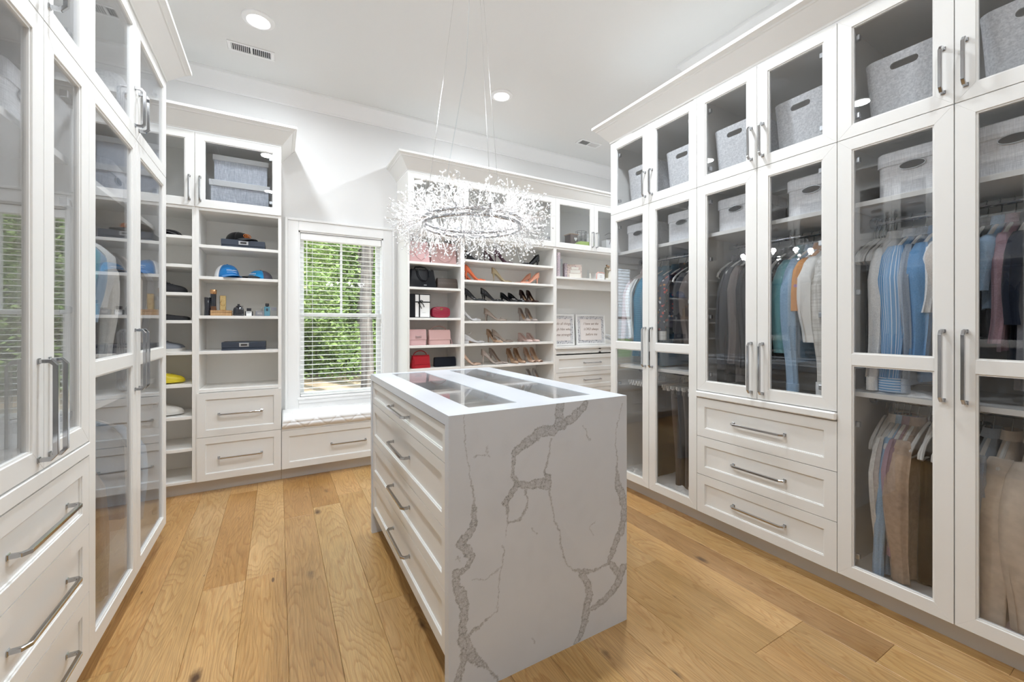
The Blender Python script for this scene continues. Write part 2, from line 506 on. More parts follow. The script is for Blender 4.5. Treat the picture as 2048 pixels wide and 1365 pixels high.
VEINS = [[(0.934, 0.95, 0.0383), (0.928, 0.91, 0.0381), (0.928, 0.879, 0.0381), (0.953, 0.861, 0.0322)],
[(1.065, 0.943, 0.0137), (1.045, 0.918, 0.0341), (1.005, 0.891, 0.0366), (0.953, 0.868, 0.0322), (0.897, 0.847, 0.0374), (0.848, 0.853, 0.0362), (0.813, 0.833, 0.0354), (0.767, 0.81, 0.0343), (0.733, 0.787, 0.0223), (0.728, 0.749, 0.0138), (0.725, 0.716, 0.0138), (0.744, 0.679, 0.0225), (0.79, 0.663, 0.0261), (0.836, 0.661, 0.0359), (0.878, 0.648, 0.0369), (0.878, 0.674, 0.0245), (0.863, 0.691, 0.0121), (0.875, 0.739, 0.0061), (0.884, 0.773, 0.0061), (0.894, 0.817, 0.0074)],
[(0.744, 0.674, 0.0225), (0.717, 0.641, 0.022), (0.698, 0.622, 0.0245), (0.706, 0.596, 0.0109), (0.706, 0.558, 0.0065), (0.709, 0.545, 0.0044)],
[(0.778, 0.648, 0.0069), (0.787, 0.603, 0.0057), (0.784, 0.579, 0.008), (0.761, 0.55, 0.009), (0.711, 0.542, 0.0087)],
[(0.884, 0.632, 0.0073), (0.897, 0.569, 0.0049), (0.906, 0.516, 0.005), (0.934, 0.453, 0.005), (0.94, 0.387, 0.0051), (0.959, 0.335, 0.0051), (0.998, 0.293, 0.0053), (1.038, 0.273, 0.0203), (1.1, 0.26, 0.0098), (1.178, 0.267, 0.0117)],
[(1.038, 0.265, 0.0271), (1.072, 0.212, 0.0312), (1.079, 0.167, 0.0348), (1.065, 0.129, 0.0345), (1.052, 0.065, 0.0308), (1.031, 0.024, 0.027), (1.005, 0.003, 0.0165)],
[(1.093, 0.109, 0.021), (1.142, 0.119, 0.0288), (1.193, 0.141, 0.0297), (1.23, 0.174, 0.038), (1.26, 0.221, 0.0387), (1.284, 0.228, 0.0234)],
[(1.178, 0.273, 0.0147), (1.215, 0.234, 0.0301), (1.23, 0.208, 0.0304)],
[(1.253, 0.914, 0.0031), (1.223, 0.817, 0.003), (1.215, 0.756, 0.003), (1.226, 0.688, 0.006), (1.226, 0.637, 0.009), (1.23, 0.586, 0.0304), (1.253, 0.531, 0.0385), (1.268, 0.483, 0.035), (1.264, 0.433, 0.0349), (1.249, 0.38, 0.0346), (1.23, 0.364, 0.0304), (1.2, 0.305, 0.0298), (1.186, 0.282, 0.0221)],
[(0.539, 0.951, 0.0019), (0.542, 0.897, 0.0039), (0.547, 0.816, 0.0019), (0.559, 0.741, 0.0029), (0.571, 0.685, 0.0069), (0.574, 0.648, 0.004), (0.576, 0.62, 0.0175), (0.576, 0.584, 0.0225), (0.574, 0.559, 0.0225), (0.542, 0.535, 0.0294), (0.523, 0.518, 0.0241), (0.551, 0.492, 0.0296), (0.569, 0.46, 0.0224), (0.547, 0.43, 0.0196), (0.513, 0.422, 0.0336), (0.508, 0.388, 0.0238), (0.532, 0.341, 0.039), (0.542, 0.293, 0.0294), (0.534, 0.25, 0.0268), (0.53, 0.203, 0.0291), (0.539, 0.154, 0.0244), (0.537, 0.115, 0.0243), (0.523, 0.085, 0.0241), (0.508, 0.032, 0.019)],
[(0.551, 0.199, 0.0147), (0.566, 0.126, 0.0349), (0.591, 0.102, 0.0202), (0.632, 0.058, 0.0104), (0.658, 0.019, 0.0079), (0.674, -0.016, 0.008)],
[(0.547, 0.205, 0.0098), (0.591, 0.216, 0.008), (0.637, 0.237, 0.0031), (0.663, 0.244, 0.0026), (0.671, 0.3, 0.0027), (0.671, 0.347, 0.0032), (0.684, 0.399, 0.0043), (0.692, 0.454, 0.0043), (0.684, 0.472, 0.0016)],
[(0.679, 0.396, 0.0027), (0.621, 0.374, 0.0031), (0.569, 0.384, 0.002)],
[(0.698, 0.5, 0.0022), (0.706, 0.545, 0.0027)],
[(0.627, 0.829, 0.0021), (0.621, 0.802, 0.0031), (0.634, 0.789, 0.0026)],
[(0.576, 0.801, 0.002), (0.621, 0.802, 0.0026)],
[(1.048, 0.849, 0.002), (1.065, 0.828, 0.0034), (1.07, 0.793, 0.0027), (1.08, 0.786, 0.0021)],
[(0.804, 0.5, 0.0017), (0.83, 0.476, 0.0024)],
[(0.807, 0.101, 0.0017), (0.82, 0.072, 0.0023)],
[(1.107, 0.455, 0.0021), (1.079, 0.443, 0.0028), (1.1, 0.403, 0.0028)],
[(0.511, 0.47, 0.0014), (0.527, 0.476, 0.0014)],
[(0.513, 0.48, 0.0014), (0.525, 0.461, 0.0014)]]

# ================================================================== ROOM SHELL
YW = 4.12; XL = -1.17; XR = 2.832; YB = -1.9; XA = 3.97; YALC = 2.108
WX0, WX1, WZ0, WZ1 = 0.155, 0.888, 0.575, 2.08
T = 0.14
w = MB()
w.box(XL - T, WX0, YW, YW + T, 0, CEIL).box(WX1, XA + T, YW, YW + T, 0, CEIL)
w.box(WX0, WX1, YW, YW + T, 0, WZ0).box(WX0, WX1, YW, YW + T, WZ1, CEIL)
wall_back = struct(w.build('wall_back', M['wall']))
struct(MB().box(XL - T, XL, YB, YW, 0, CEIL).build('wall_left', M['wall']))
struct(MB().box(XR, XR + T, YB, YALC - T, 0, CEIL).build('wall_right', M['wall']))
struct(MB().box(XR, XA, YALC - T, YALC, 0, CEIL).build('wall_alcove', M['wall']))
struct(MB().box(XA, XA + T, YALC - T, YW, 0, CEIL).build('wall_alcove_right', M['wall']))
struct(MB().box(XL - T, XR + T, YB - T, YB, 0, CEIL).build('wall_front', M['wall']))
struct(MB().box(XL - T, XA + T, YB - T, YW + T, CEIL, CEIL + 0.1).build('ceiling', M['ceil']))
floor = struct(MB().box(XL - T, XA + T, YB - T, YW + T, -0.05, -0.012).build('floor', M['dark']))

# planks (pieces of the floor)
PX0 = -0.310; PITCH = 0.1715
known = {0: [2.39, 3.64], 1: [0.6, 2.397], 2: [1.3, 3.008], 3: [3.10], 4: [1.9, 3.24], -1: [1.1, 3.0], 11: [0.905, 1.52],
         12: [0.905, 2.6], 13: [0.662, 2.35], 14: [1.9], -2: [0.4, 2.0, 3.642]}
pr_ = random.Random(5)
tones = {(0, 1): (0.86, 0.74, 0.58), (0, 0): (1.02, 0.98, 0.93), (13, 1): (0.70, 0.64, 0.62), (12, 1): (1.05, 1.02, 1.0), (-1, 1): (0.98, 0.95, 0.9),
         (0, 2): (1.0, 0.95, 0.9), (1, 1): (0.97, 0.9, 0.80), (2, 1): (0.90, 0.84, 0.75), (2, 2): (0.82, 0.72, 0.60), (3, 1): (0.84, 0.74, 0.6), (1, 2): (1.05, 1.03, 1.0)}
for k in range(-5, 26):
    x0 = PX0 + k * PITCH; x1 = x0 + PITCH
    if x0 >= XA or x1 <= XL: continue
    x0c, x1c = max(x0, XL), min(x1, XA)
    ylo = YB if x0c < XR else YALC
    js = known.get(k)
    if js is None:
        y = YB + pr_.uniform(0.3, 1.6); js = []
        while y < YW - 0.3:
            js.append(y); y += pr_.uniform(0.9, 2.0)
    js = sorted(j for j in js if j > ylo + 0.1)
    cuts = [ylo] + js + [YW]
    while cuts[1] - cuts[0] > 2.3:
        cuts.insert(1, cuts[0] + pr_.uniform(0.9, 1.6))
    nknown = len(cuts) - 2
    for i in range(len(cuts) - 1):
        g = 0.0006
        p = MB().box(0, x1c - x0c - g, 0, cuts[i + 1] - cuts[i] - g, -0.012, 0).build('plank', M['oak'], floor, bevel=0.0012, loc=(x0c, cuts[i], 0))
        idx = i - (len(cuts) - 1 - (len(js) + 1))
        t = tones.get((k, idx))
        if t is None:
            q = pr_.uniform(0.86, 1.04); wv = pr_.uniform(0.93, 1.0)
            t = (q, q * wv, q * wv * wv * pr_.uniform(0.92, 1.03))
        p.color = (t[0], t[1], t[2], 1)

# crown where walls meet the ceiling
def sweep(name, path, prof, mat, parent=None):
    """path: (x, y, mx, my) with mitred outward direction; prof: closed (out, z)"""
    rs = [[(x + mx * o, y + my * o, z) for o, z in prof] for x, y, mx, my in path]
    return MB().rings(rs).build(name, mat, parent, smooth=20)
cp = [(0, 3.165), (0.012, 3.165), (0.014, 3.178), (0.020, 3.182), (0.026, 3.196), (0.075, 3.268), (0.088, 3.278), (0.092, 3.29), (0.092, 3.3), (0, 3.3)]
struct(sweep('trim_1', [(XL, YB, 1, 1), (XL, YW, 1, -1), (XA, YW, -1, -1), (XA, YALC, -1, 1), (XR, YALC, -1, 1)], cp, M['trim']))
struct(sweep('trim_2', [(XR, YALC, -1, 1), (XR, YB, -1, 1), (XL, YB, 1, 1)], cp, M['trim']))

# window
win = struct(MB().box(WX0, WX0 + 0.012, YW - 0.004, YW + T, WZ0, WZ1).box(WX1 - 0.012, WX1, YW - 0.004, YW + T, WZ0, WZ1)
             .box(WX0, WX1, YW - 0.004, YW + T, WZ1 - 0.012, WZ1).box(WX0, WX1, YW - 0.004, YW + T, WZ0, WZ0 + 0.018).build('window_1', M['trim']))
a0, a1 = WX0 + 0.012, WX1 - 0.012
zm = 1.335
def sash(name, z0, z1, y, mid):
    s = MB(); st = 0.036
    s.box(a0, a0 + st, y, y + 0.03, z0, z1).box(a1 - st, a1, y, y + 0.03, z0, z1)
    s.box(a0 + st, a1 - st, y, y + 0.03, z0, z0 + 0.036).box(a0 + st, a1 - st, y, y + 0.03, z1 - 0.036, z1)
    o = s.build(name, M['trim'], win, bevel=0.002)
    MB().box(a0 + st, a1 - st, y + 0.012, y + 0.017, z0 + 0.036, z1 - 0.036).build('pane', M['window_glass'], o)
    if mid:
        xm = (a0 + a1) / 2
        MB().box(xm - 0.010, xm + 0.010, y + 0.004, y + 0.011, z0 + 0.036, z1 - 0.036).build('muntin', M['trim'], o)
    return o
sash('upper_sash', zm - 0.018, WZ1 - 0.012, YW + 0.100, True)
sash('lower_sash', WZ0 + 0.018, zm + 0.018, YW + 0.066, False)
c = MB(); y0 = YW - 0.018
def casing(c, w0, w1, ya, top=0.105):
    c.box(WX0 - w1, WX0 - w0, ya, YW, 0.50, WZ1 + w1).box(WX1 + w0, WX1 + w1, ya, YW, 0.50, WZ1 + w1)
    c.box(WX0 - w0, WX1 + w0, ya, YW, WZ1 + w0, WZ1 + w1)
casing(c, 0.0, 0.085, YW - 0.018); casing(c, 0.085, 0.105, YW - 0.030)
c.box(WX0 - 0.0, WX1 + 0.0, YW - 0.018, YW, 0.50, WZ0)
c.box(WX0, WX1, YW - 0.028, YW - 0.018, 0.545, WZ0)
c.build('casing', M['trim'], win, bevel=0.003)
MB().box(WX0 - 0.01, WX1 + 0.01, YW - 0.035, YW + 0.02, WZ0 + 0.001, WZ0 + 0.022).build('sill', M['trim'], win, bevel=0.004)

# blind
bl = thing('window_blind', 'white horizontal slat blind, open, inside the window frame above the bench', 'blind', ((WX0 + WX1) / 2, YW + 0.03, WZ0))
bw = (WX1 - WX0) / 2 - 0.016
MB().box(-bw, bw, -0.026, 0.026, WZ1 - WZ0 - 0.075, WZ1 - WZ0 - 0.016).build('head_rail', M['blind'], bl, bevel=0.004)
zb0, zb1 = 0.055, WZ1 - WZ0 - 0.10
NS = 33
sm = MB().rings([[(x, -0.018, -0.001), (x, 0, 0.0015), (x, 0.018, -0.001), (x, 0.018, -0.0032), (x, 0, -0.0007), (x, -0.018, -0.0032)] for x in (-bw, bw)]).mesh('slat', M['blind'])
for i in range(NS):
    o = D.objects.new('slat', sm); COL.objects.link(o); o.parent = bl
    o.location = (0, 0, zb0 + (zb1 - zb0) * i / (NS - 1)); o.rotation_euler = (0, 0, 0)
MB().box(-bw, bw, -0.026, 0.026, 0.026, 0.044).build('bottom_rail', M['blind'], bl, bevel=0.003)
for x in (-bw * 0.72, bw * 0.72):
    MB().tube([(x, -0.025, 0.03), (x, -0.025, zb1 + 0.03)], 0.0009, 4).build('ladder_cord', M['blind'], bl)
    MB().tube([(x, 0.025, 0.03), (x, 0.025, zb1 + 0.03)], 0.0009, 4).build('ladder_cord', M['blind'], bl)
MB().tube([(-bw + 0.05, -0.034, zb1 + 0.02), (-bw + 0.05, -0.036, 0.93)], 0.003, 6).build('tilt_wand', M['blind'], bl)

# ceiling fittings
can0 = None
for i, (x, y) in enumerate(CAN_XY):
    place = ['by the left vent near the back wall', 'above the back shoe shelves', 'above the left wardrobe', 'above the right wardrobe',
             'added as unseen fill over the camera side, left', 'added as unseen fill over the camera side, right', 'added unseen in the alcove to brighten the vanity corner'][i]
    if can0 is None:
        can0 = thing('recessed_light', 'round white recessed ceiling light ' + place, 'light', (x, y, CEIL), 0, 'recessed ceiling lights')
        MB().lathe([(0.066, -0.012), (0.070, -0.016), (0.096, -0.007), (0.098, 0.0), (0.066, 0.0)], n=32).build('trim_ring', M['trim'], can0, smooth=40)
        MB().lathe([(0.0655, -0.013), (0.0655, -0.004)], n=32).build('lens', M['lamp'], can0)
    else:
        copy_tree(can0, loc=(x, y, CEIL), label='round white recessed ceiling light ' + place)
def vent(x, y, label):
    t = thing('ceiling_vent', label, 'vent', (x, y, CEIL), 0, 'ceiling air vents')
    MB().box(-0.15, 0.15, -0.058, -0.042, -0.008, 0).box(-0.15, 0.15, 0.042, 0.058, -0.008, 0).box(-0.15, -0.125, -0.042, 0.042, -0.008, 0)\
        .box(0.125, 0.15, -0.042, 0.042, -0.008, 0).box(-0.008, 0.008, -0.042, 0.042, -0.008, 0).build('frame', M['trim'], t, bevel=0.002)
    MB().box(-0.125, 0.125, -0.042, 0.042, -0.0012, -0.0002).build('backing', M['dark'], t)
    bm_ = MB().prism([(-0.0045, -0.007), (-0.0025, -0.007), (0.0005, -0.0015), (-0.0015, -0.0015)], -0.042, 0.042).mesh('louver', M['trim'])
    bm2 = MB().prism([(0.0045, -0.007), (0.0025, -0.007), (-0.0005, -0.0015), (0.0015, -0.0015)], -0.042, 0.042).mesh('louver', M['trim'])
    for s, mm in ((-1, bm_), (1, bm2)):
        for i in range(9):
            o = D.objects.new('louver', mm); COL.objects.link(o); o.parent = t; o.location = (s * (0.018 + i * 0.0125), 0, 0)
vent(-0.175, 3.645, 'white louvered ceiling vent beside the left recessed light')
vent(3.064, 3.635, 'white louvered ceiling vent by the right wardrobe crown')

# ================================================================== CABINETS
ZT = 2.65; Z0 = 0.097; ZM = 2.093
def handle_path_v(x, z0, z1, out=0.034):
    return [(x, 0.0, z0 + 0.006), (x, -out + 0.010, z0 + 0.006), (x, -out, z0 + 0.018), (x, -out, z1 - 0.018), (x, -out + 0.010, z1 - 0.006), (x, 0.0, z1 - 0.006)]
def add_handle(par, x0, x1, z0, z1, out=0.034):
    if abs(x1 - x0) < 1e-6:
        p = handle_path_v(x0, z0, z1, out); up = (1, 0, 0)
    else:
        p = [(x0 + 0.006, 0, z0), (x0 + 0.006, -out + 0.010, z0), (x0 + 0.018, -out, z0), (x1 - 0.018, -out, z0), (x1 - 0.006, -out + 0.010, z0), (x1 - 0.006, 0, z0)]; up = (0, 0, 1)
    m_ = MB().tube(p, 0.0055, 4, up=up, square=True)
    for q in (p[0], p[-1]):
        m_.box(q[0] - 0.008, q[0] + 0.008, -0.003, 0.0, q[2] - 0.008, q[2] + 0.008)
    return m_.build('handle', M['chrome'], par, bevel=0.0012)

def frame_mb(x0, x1, z0, z1, s, ya=0.0, yb=0.022):
    m_ = MB(); g = 0.0
    o = [(x0, z0), (x1, z0), (x1, z1), (x0, z1)]; i = [(x0 + s, z0 + s), (x1 - s, z0 + s), (x1 - s, z1 - s), (x0 + s, z1 - s)]
    for k in range(4):
        l = (k + 1) % 4
        m_.prism([o[k], o[l], i[l], i[k]], ya, yb)
    return m_

def ring_mb(x0, x1, z0, z1, s, ya=0.0, yb=0.020):
    o = [(x0, z0), (x1, z0), (x1, z1), (x0, z1)]; i = [(x0 + s, z0 + s), (x1 - s, z0 + s), (x1 - s, z1 - s), (x0 + s, z1 - s)]
    m_ = MB()
    rs = [[(x, y, z) for x, z in q] for q, y in ((o, ya), (i, ya), (i, yb), (o, yb), (o, ya))]
    return m_.rings(rs, False, False)
def add_door(root, x0, x1, z0, z1, hinge='L', hz=None, mid=None, s=0.054, glass=True, mat='paint'):
    g = 0.0015
    x0 += g; x1 -= g; z0 += g; z1 -= g
    m_ = frame_mb(x0, x1, z0, z1, s)
    if mid: m_.box(x0 + s, x1 - s, 0.0, 0.022, mid[0], mid[1])
    d = m_.build('door', M[mat], root, bevel=0.0007)
    lip = MB()
    segs = [(z0 + s, z1 - s)] if not mid else [(z0 + s, mid[0]), (mid[1], z1 - s)]
    for a, b_ in segs:
        for q in ((x0 + s, x0 + s + 0.006, a, b_), (x1 - s - 0.006, x1 - s, a, b_), (x0 + s + 0.006, x1 - s - 0.006, a, a + 0.006), (x0 + s + 0.006, x1 - s - 0.006, b_ - 0.006, b_)):
            lip.box(q[0], q[1], 0.005, 0.020, q[2], q[3])
    lip.build('bead', M[mat], d)
    for a, b_ in segs:
        MB().box(x0 + s + 0.001, x1 - s - 0.001, 0.0105, 0.0145, a + 0.001, b_ - 0.001).build('glass_pane', M['glass'], d)
    if hz:
        hx = x1 - 0.029 if hinge == 'L' else x0 + 0.029
        add_handle(d, hx, hx, hz[0], hz[1])
    hxs = x0 + s + 0.010 if hinge == 'L' else x1 - s - 0.010
    sg = 1 if hinge == 'L' else -1
    n = 2 if z1 - z0 < 0.8 else 4
    for k in range(n):
        zz = z0 + 0.10 + (z1 - z0 - 0.20) * k / (n - 1)
        hm = MB().box(hxs - 0.018, hxs + 0.010, 0.024, 0.044, zz - 0.012, zz + 0.012)
        hm.box(min(hxs, hxs - sg * 0.05), max(hxs, hxs - sg * 0.05), 0.030, 0.050, zz - 0.009, zz + 0.009)
        hm.build('hinge', M['steel'], d, bevel=0.002)
    return d

def add_drawer(root, x0, x1, z0, z1, hl=0.285, s=0.052, hx=None, mat='paint'):
    g = 0.0015
    x0 += g; x1 -= g; z0 += g; z1 -= g
    m_ = ring_mb(x0, x1, z0, z1, s)
    m_.box(x0 + s - 0.002, x1 - s + 0.002, 0.009, 0.020, z0 + s - 0.002, z1 - s + 0.002)
    xi0, xi1, zi0, zi1 = x0 + s, x1 - s, z0 + s, z1 - s
    for q in ((xi0, xi0 + 0.004, zi0, zi1), (xi1 - 0.004, xi1, zi0, zi1), (xi0, xi1, zi0, zi0 + 0.004), (xi0, xi1, zi1 - 0.004, zi1)):
        m_.box(q[0], q[1], 0.004, 0.010, q[2], q[3])
    d = m_.build('drawer', M[mat], root, bevel=0.0012)
    if hl:
        cx = (x0 + x1) / 2 if hx is None else hx
        h = D.objects
        hh = add_handle(d, cx - hl / 2, cx + hl / 2, (z0 + z1) / 2, (z0 + z1) / 2)
        hh.location = (0, 0.009, 0)
    return d

def shelf(root, x0, x1, y0, y1, z, t=0.022, mat='inner', name='shelf'):
    return MB().box(x0, x1, y0, y1, z - t, z).build(name, M[mat], root, bevel=0.001)

def carcass(root, W, Dp, z0=Z0, z1=ZT, yf=0.024, th=0.018, back=True, toe=True, sides=(True, True)):
    if sides[0]: MB().box(0, th, yf, Dp, z0, z1).build('side_panel', M['inner'], root, bevel=0.001)
    if sides[1]: MB().box(W - th, W, yf, Dp, z0, z1).build('side_panel', M['inner'], root, bevel=0.001)
    if back: MB().box(th, W - th, Dp - 0.012, Dp, z0, z1).build('back_panel', M['inner'], root)
    shelf(root, th, W - th, yf, Dp - 0.012, z0 + 0.018, 0.018, name='bottom_panel')
    shelf(root, th, W - th, yf, Dp - 0.012, z1, 0.018, name='top_panel')
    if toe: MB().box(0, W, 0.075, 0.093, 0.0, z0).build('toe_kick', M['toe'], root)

# crown on the cabinets
ccp = [(0.0, 2.652), (0.004, 2.652), (0.006, 2.662), (0.075, 2.748), (0.082, 2.750), (0.084, 2.758), (0.100, 2.770), (0.104, 2.772), (0.104, 2.790), (0.0, 2.790)]
def crown(path, label):
    o = sweep('crown_moulding', path, ccp, M['paint']); tag(o, label, 'moulding')

# ---- right wall run, facing -x.   local x = -world y, local y = world x
RX = 2.25; RD = 0.578
def rthing(y_hi, label, group='glass-fronted wardrobes'):
    return thing('wardrobe', label, 'wardrobe', (RX, y_hi, 0), -PI / 2, group)
hU = (2.144, 2.325); hL = (0.948, 1.228); MID = (1.064, 1.116)
def tower(root, W, lo_label=None):
    h = W / 2
    carcass(root, W, RD)
    shelf(root, 0.018, W - 0.018, 0.024, RD - 0.012, 2.105, 0.022)
    shelf(root, 0.018, W - 0.018, 0.045, RD - 0.012, 1.803, 0.022)
    shelf(root, 0.018, W - 0.018, 0.045, RD - 0.012, 0.942, 0.022)
    MB().tube([(0.018, 0.31, 1.745), (W - 0.018, 0.31, 1.745)], 0.014, 14).build('hanging_rod', M['chrome'], root, smooth=40)
    MB().tube([(0.018, 0.31, 0.884), (W - 0.018, 0.31, 0.884)], 0.012, 14).build('hanging_rod', M['chrome'], root, smooth=40)
    for x in (0.018, W - 0.018):
        for z in (1.745, 0.884):
            MB().tube([(x, 0.31, z), (x + (0.02 if x < 0.1 else -0.02), 0.31, z)], 0.024, 14).build('rod_socket', M['chrome'], root, smooth=40)
    for (a, b_, hg) in ((0, h, 'L'), (h, W, 'R')):
        add_door(root, a, b_, ZM, ZT - 0.003, hg, hU)
        add_door(root, a, b_, Z0, ZM, hg, hL, mid=MID)
R1 = rthing(2.412, 'tall white glass-door wardrobe at the far end of the right wall')
tower(R1, 0.760)
R2 = rthing(1.652, 'white wardrobe with three drawers under its glass doors, middle of right wall')
W2 = 0.735
carcass(R2, W2, RD)
for z, d0 in ((2.105, 0.024), (1.803, 0.045), (0.842, 0.024)):
    shelf(R2, 0.018, W2 - 0.018, d0, RD - 0.012, z, 0.022)
MB().tube([(0.018, 0.31, 1.745), (W2 - 0.018, 0.31, 1.745)], 0.014, 14).build('hanging_rod', M['chrome'], R2, smooth=40)
for a, b_, hg in ((0, W2 / 2, 'L'), (W2 / 2, W2, 'R')):
    add_door(R2, a, b_, ZM, ZT - 0.003, hg, hU)
    add_door(R2, a, b_, 0.842, ZM, hg, (0.872, 1.150), s=0.058)
MB().box(0.0, W2, -0.016, 0.024, 0.803, 0.840).build('ledge', M['paint'], R2, bevel=0.006)
for z0, z1 in ((0.563, 0.799), (0.330, 0.563), (Z0, 0.330)):
    add_drawer(R2, 0, W2, z0, z1)
R3 = rthing(0.917, 'tall white glass-door wardrobe nearest the camera on the right wall')
tower(R3, 0.760)
crown([(XR, 2.412, 0, 1), (RX, 2.412, -1, 1), (RX, 0.157, -1, 0)], 'white flared crown moulding along the top of the right wardrobes')

# ---- left wall run, facing +x.  local x = world y, local y = -world x
LX = -0.565
def lthing(y_lo, label):
    return thing('wardrobe', label, 'wardrobe', (LX, y_lo, 0), PI / 2, 'glass-fronted wardrobes')
LA = lthing(1.945, 'tall white glass-door wardrobe beside the open shelves on the left')
WA = 1.115
RD = 0.60
carcass(LA, WA, RD)
hA = (2.495 - 1.945)
for z, d0 in ((2.105, 0.024), (1.803, 0.045), (0.942, 0.045)):
    shelf(LA, 0.018, WA - 0.018, d0, RD - 0.012, z, 0.022)
for z in (1.745, 0.884):
    MB().tube([(0.018, 0.31, z), (WA - 0.018, 0.31, z)], 0.014, 14).build('hanging_rod', M['chrome'], LA, smooth=40)
for a, b_, hg in ((0, hA, 'L'), (hA, WA, 'R')):
    add_door(LA, a, b_, ZM, ZT - 0.003, hg, hU)
    add_door(LA, a, b_, Z0, ZM, hg, hL, mid=MID, s=0.056)
LB = lthing(1.335, 'white wardrobe with drawers under its glass doors, left foreground')
WB = 0.610
carcass(LB, WB, RD)
for z, d0 in ((2.105, 0.024), (1.803, 0.045), (0.852, 0.024)):
    shelf(LB, 0.018, WB - 0.018, d0, RD - 0.012, z, 0.022)
for a, b_, hg in ((0, 0.297, 'L'), (0.297, WB, 'R')):
    add_door(LB, a, b_, ZM, ZT - 0.003, hg, hU)
    add_door(LB, a, b_, 0.848, ZM, hg, (0.875, 1.155), s=0.058)
MB().box(0.0, WB, -0.004, 0.024, 0.803, 0.845).build('ledge', M['paint'], LB, bevel=0.002)
for z0, z1 in ((0.565, 0.799), (0.333, 0.565), (Z0, 0.333)):
    add_drawer(LB, 0, WB, z0, z1, hl=0.335)
LC = lthing(0.215, 'white glass-door wardrobe left of the camera, out to its side')
tower(LC, 1.12)
crown([(XL, 3.062, 0, 1), (LX, 3.062, 1, 1), (LX, 0.215, 1, 0)], 'white flared crown moulding over the left wardrobes')

# ---- back wall, facing -y.  local = world - (x0, 3.73)
FY = 3.73; BD = YW - FY - 0.002
BA = thing('shelf_unit', 'narrow white open shelf unit with trainers and boots, behind the left wardrobe', 'shelving', (-1.16, FY, 0), 0, 'open shelf units on the back wall')
WBA = -0.527 + 1.16
carcass(BA, WBA, BD, yf=0.010, sides=(True, True))
shelf(BA, 0.018, WBA - 0.018, 0.012, BD - 0.012, 2.105, 0.022)
for z in (1.889, 1.681, 1.478, 1.277, 1.049, 0.814, 0.582, 0.350):
    shelf(BA, 0.018, WBA - 0.018, 0.014, BD - 0.012, z)
add_door(BA, WBA - 0.545, WBA - 0.001, ZM + 0.01, ZT - 0.003, 'L', hU)
MB().box(0, WBA - 0.545, 0.0, 0.010, Z0, ZT).build('filler_panel', M['paint'], BA)
BB = thing('shelf_unit', 'white open shelf unit with caps and perfumes above two drawers, left of the window', 'shelving', (-0.527, FY, 0), 0, 'open shelf units on the back wall')
WBB = 0.547
carcass(BB, WBB, BD, yf=0.010, th=0.022)
shelf(BB, 0.022, WBB - 0.022, 0.012, BD - 0.012, 2.105, 0.022)
for z in (1.834, 1.602, 1.312, 1.049):
    shelf(BB, 0.022, WBB - 0.022, 0.014, BD - 0.012, z)
shelf(BB, 0.022, WBB - 0.022, 0.010, BD - 0.012, 0.768, 0.022)
add_door(BB, 0.0, WBB, ZM + 0.01, ZT - 0.003, 'R', hU)
add_drawer(BB, 0.010, WBB, 0.418, 0.744, s=0.05)
add_drawer(BB, 0.010, WBB, Z0, 0.418, s=0.05)
crown([(XL, FY, 0, -1), (0.022, FY, 1, -1), (0.022, YW, 1, 0)], 'white flared crown moulding over the back shelves left of the window')
BN = thing('window_bench', 'white window bench with one long drawer under the window', 'bench', (0.022, FY, 0))
WN = 1.0
MB().box(0, 0.018, 0.024, BD, Z0, 0.405).box(WN - 0.018, WN, 0.024, BD, Z0, 0.405).box(0.018, WN - 0.018, 0.024, BD, Z0, 0.115).box(0.018, WN - 0.018, BD - 0.02, BD, 0.115, 0.405).build('carcass', M['inner'], BN)
MB().box(0, WN, 0.0, BD, 0.405, 0.418).build('seat_board', M['paint'], BN)
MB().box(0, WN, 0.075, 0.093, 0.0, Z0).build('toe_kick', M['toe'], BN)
add_drawer(BN, 0.0, WN, Z0, 0.404, hl=0.285, s=0.05)

# quilted cushion
def cushion():
    W, Dq, z0, h = WN - 0.006, BD - 0.01, 0.419, 0.085
    nx, prof = 300, []
    # profile from front bottom up over the top to the back
    pts = []
    for i in range(8): pts.append((-0.004 - 0.018 * math.sin(PI * i / 8 * 0.9), z0 + h * 0.62 * i / 8))
    for i in range(7):
        a = PI * 0.5 * i / 6
        pts.append((-0.018 + 0.034 * (1 - math.cos(a)) , z0 + h * 0.62 + h * 0.38 * math.sin(a)))
    for i in range(1, 26): pts.append((0.016 + (Dq - 0.016) * i / 25, z0 + h + 0.004 * math.sin(PI * i / 25)))
    # arc length
    s = [0]
    for i in range(1, len(pts)): s.append(s[-1] + math.dist(pts[i], pts[i - 1]))
    rs = []
    for i in range(nx + 1):
        x = 0.003 + W * i / nx
        ring = []
        e = min(i, nx - i) / 4.0
        edge = 1.0 if e >= 1 else math.sqrt(max(0, 1 - (1 - e) ** 2))
        for j, (y, z) in enumerate(pts):
            u = (x + s[j]) / 0.165; v = (x - s[j]) / 0.165
            du = abs(u - round(u)); dv = abs(v - round(v))
            dd = min(du, dv)
            g = 0.0055 * math.exp(-(dd / 0.045) ** 2)
            # normal approx
            if j < 8: y2, z2 = y + g, z
            elif j < 15:
                y2, z2 = y + g * 0.7, z - g * 0.7
            else: y2, z2 = y, z - g
            z2 = z0 + (z2 - z0) * (0.72 + 0.28 * edge)
            ring.append((x, y2, z2))
        ring.append((x, Dq, z0)); 
        rs.append(ring)
    o = MB().rings(rs).build('bench_cushion', M['cushion'], smooth=60, loc=(0.022, FY, 0))
    tag(o, 'white quilted cushion on the window bench', 'cushion')
cushion()

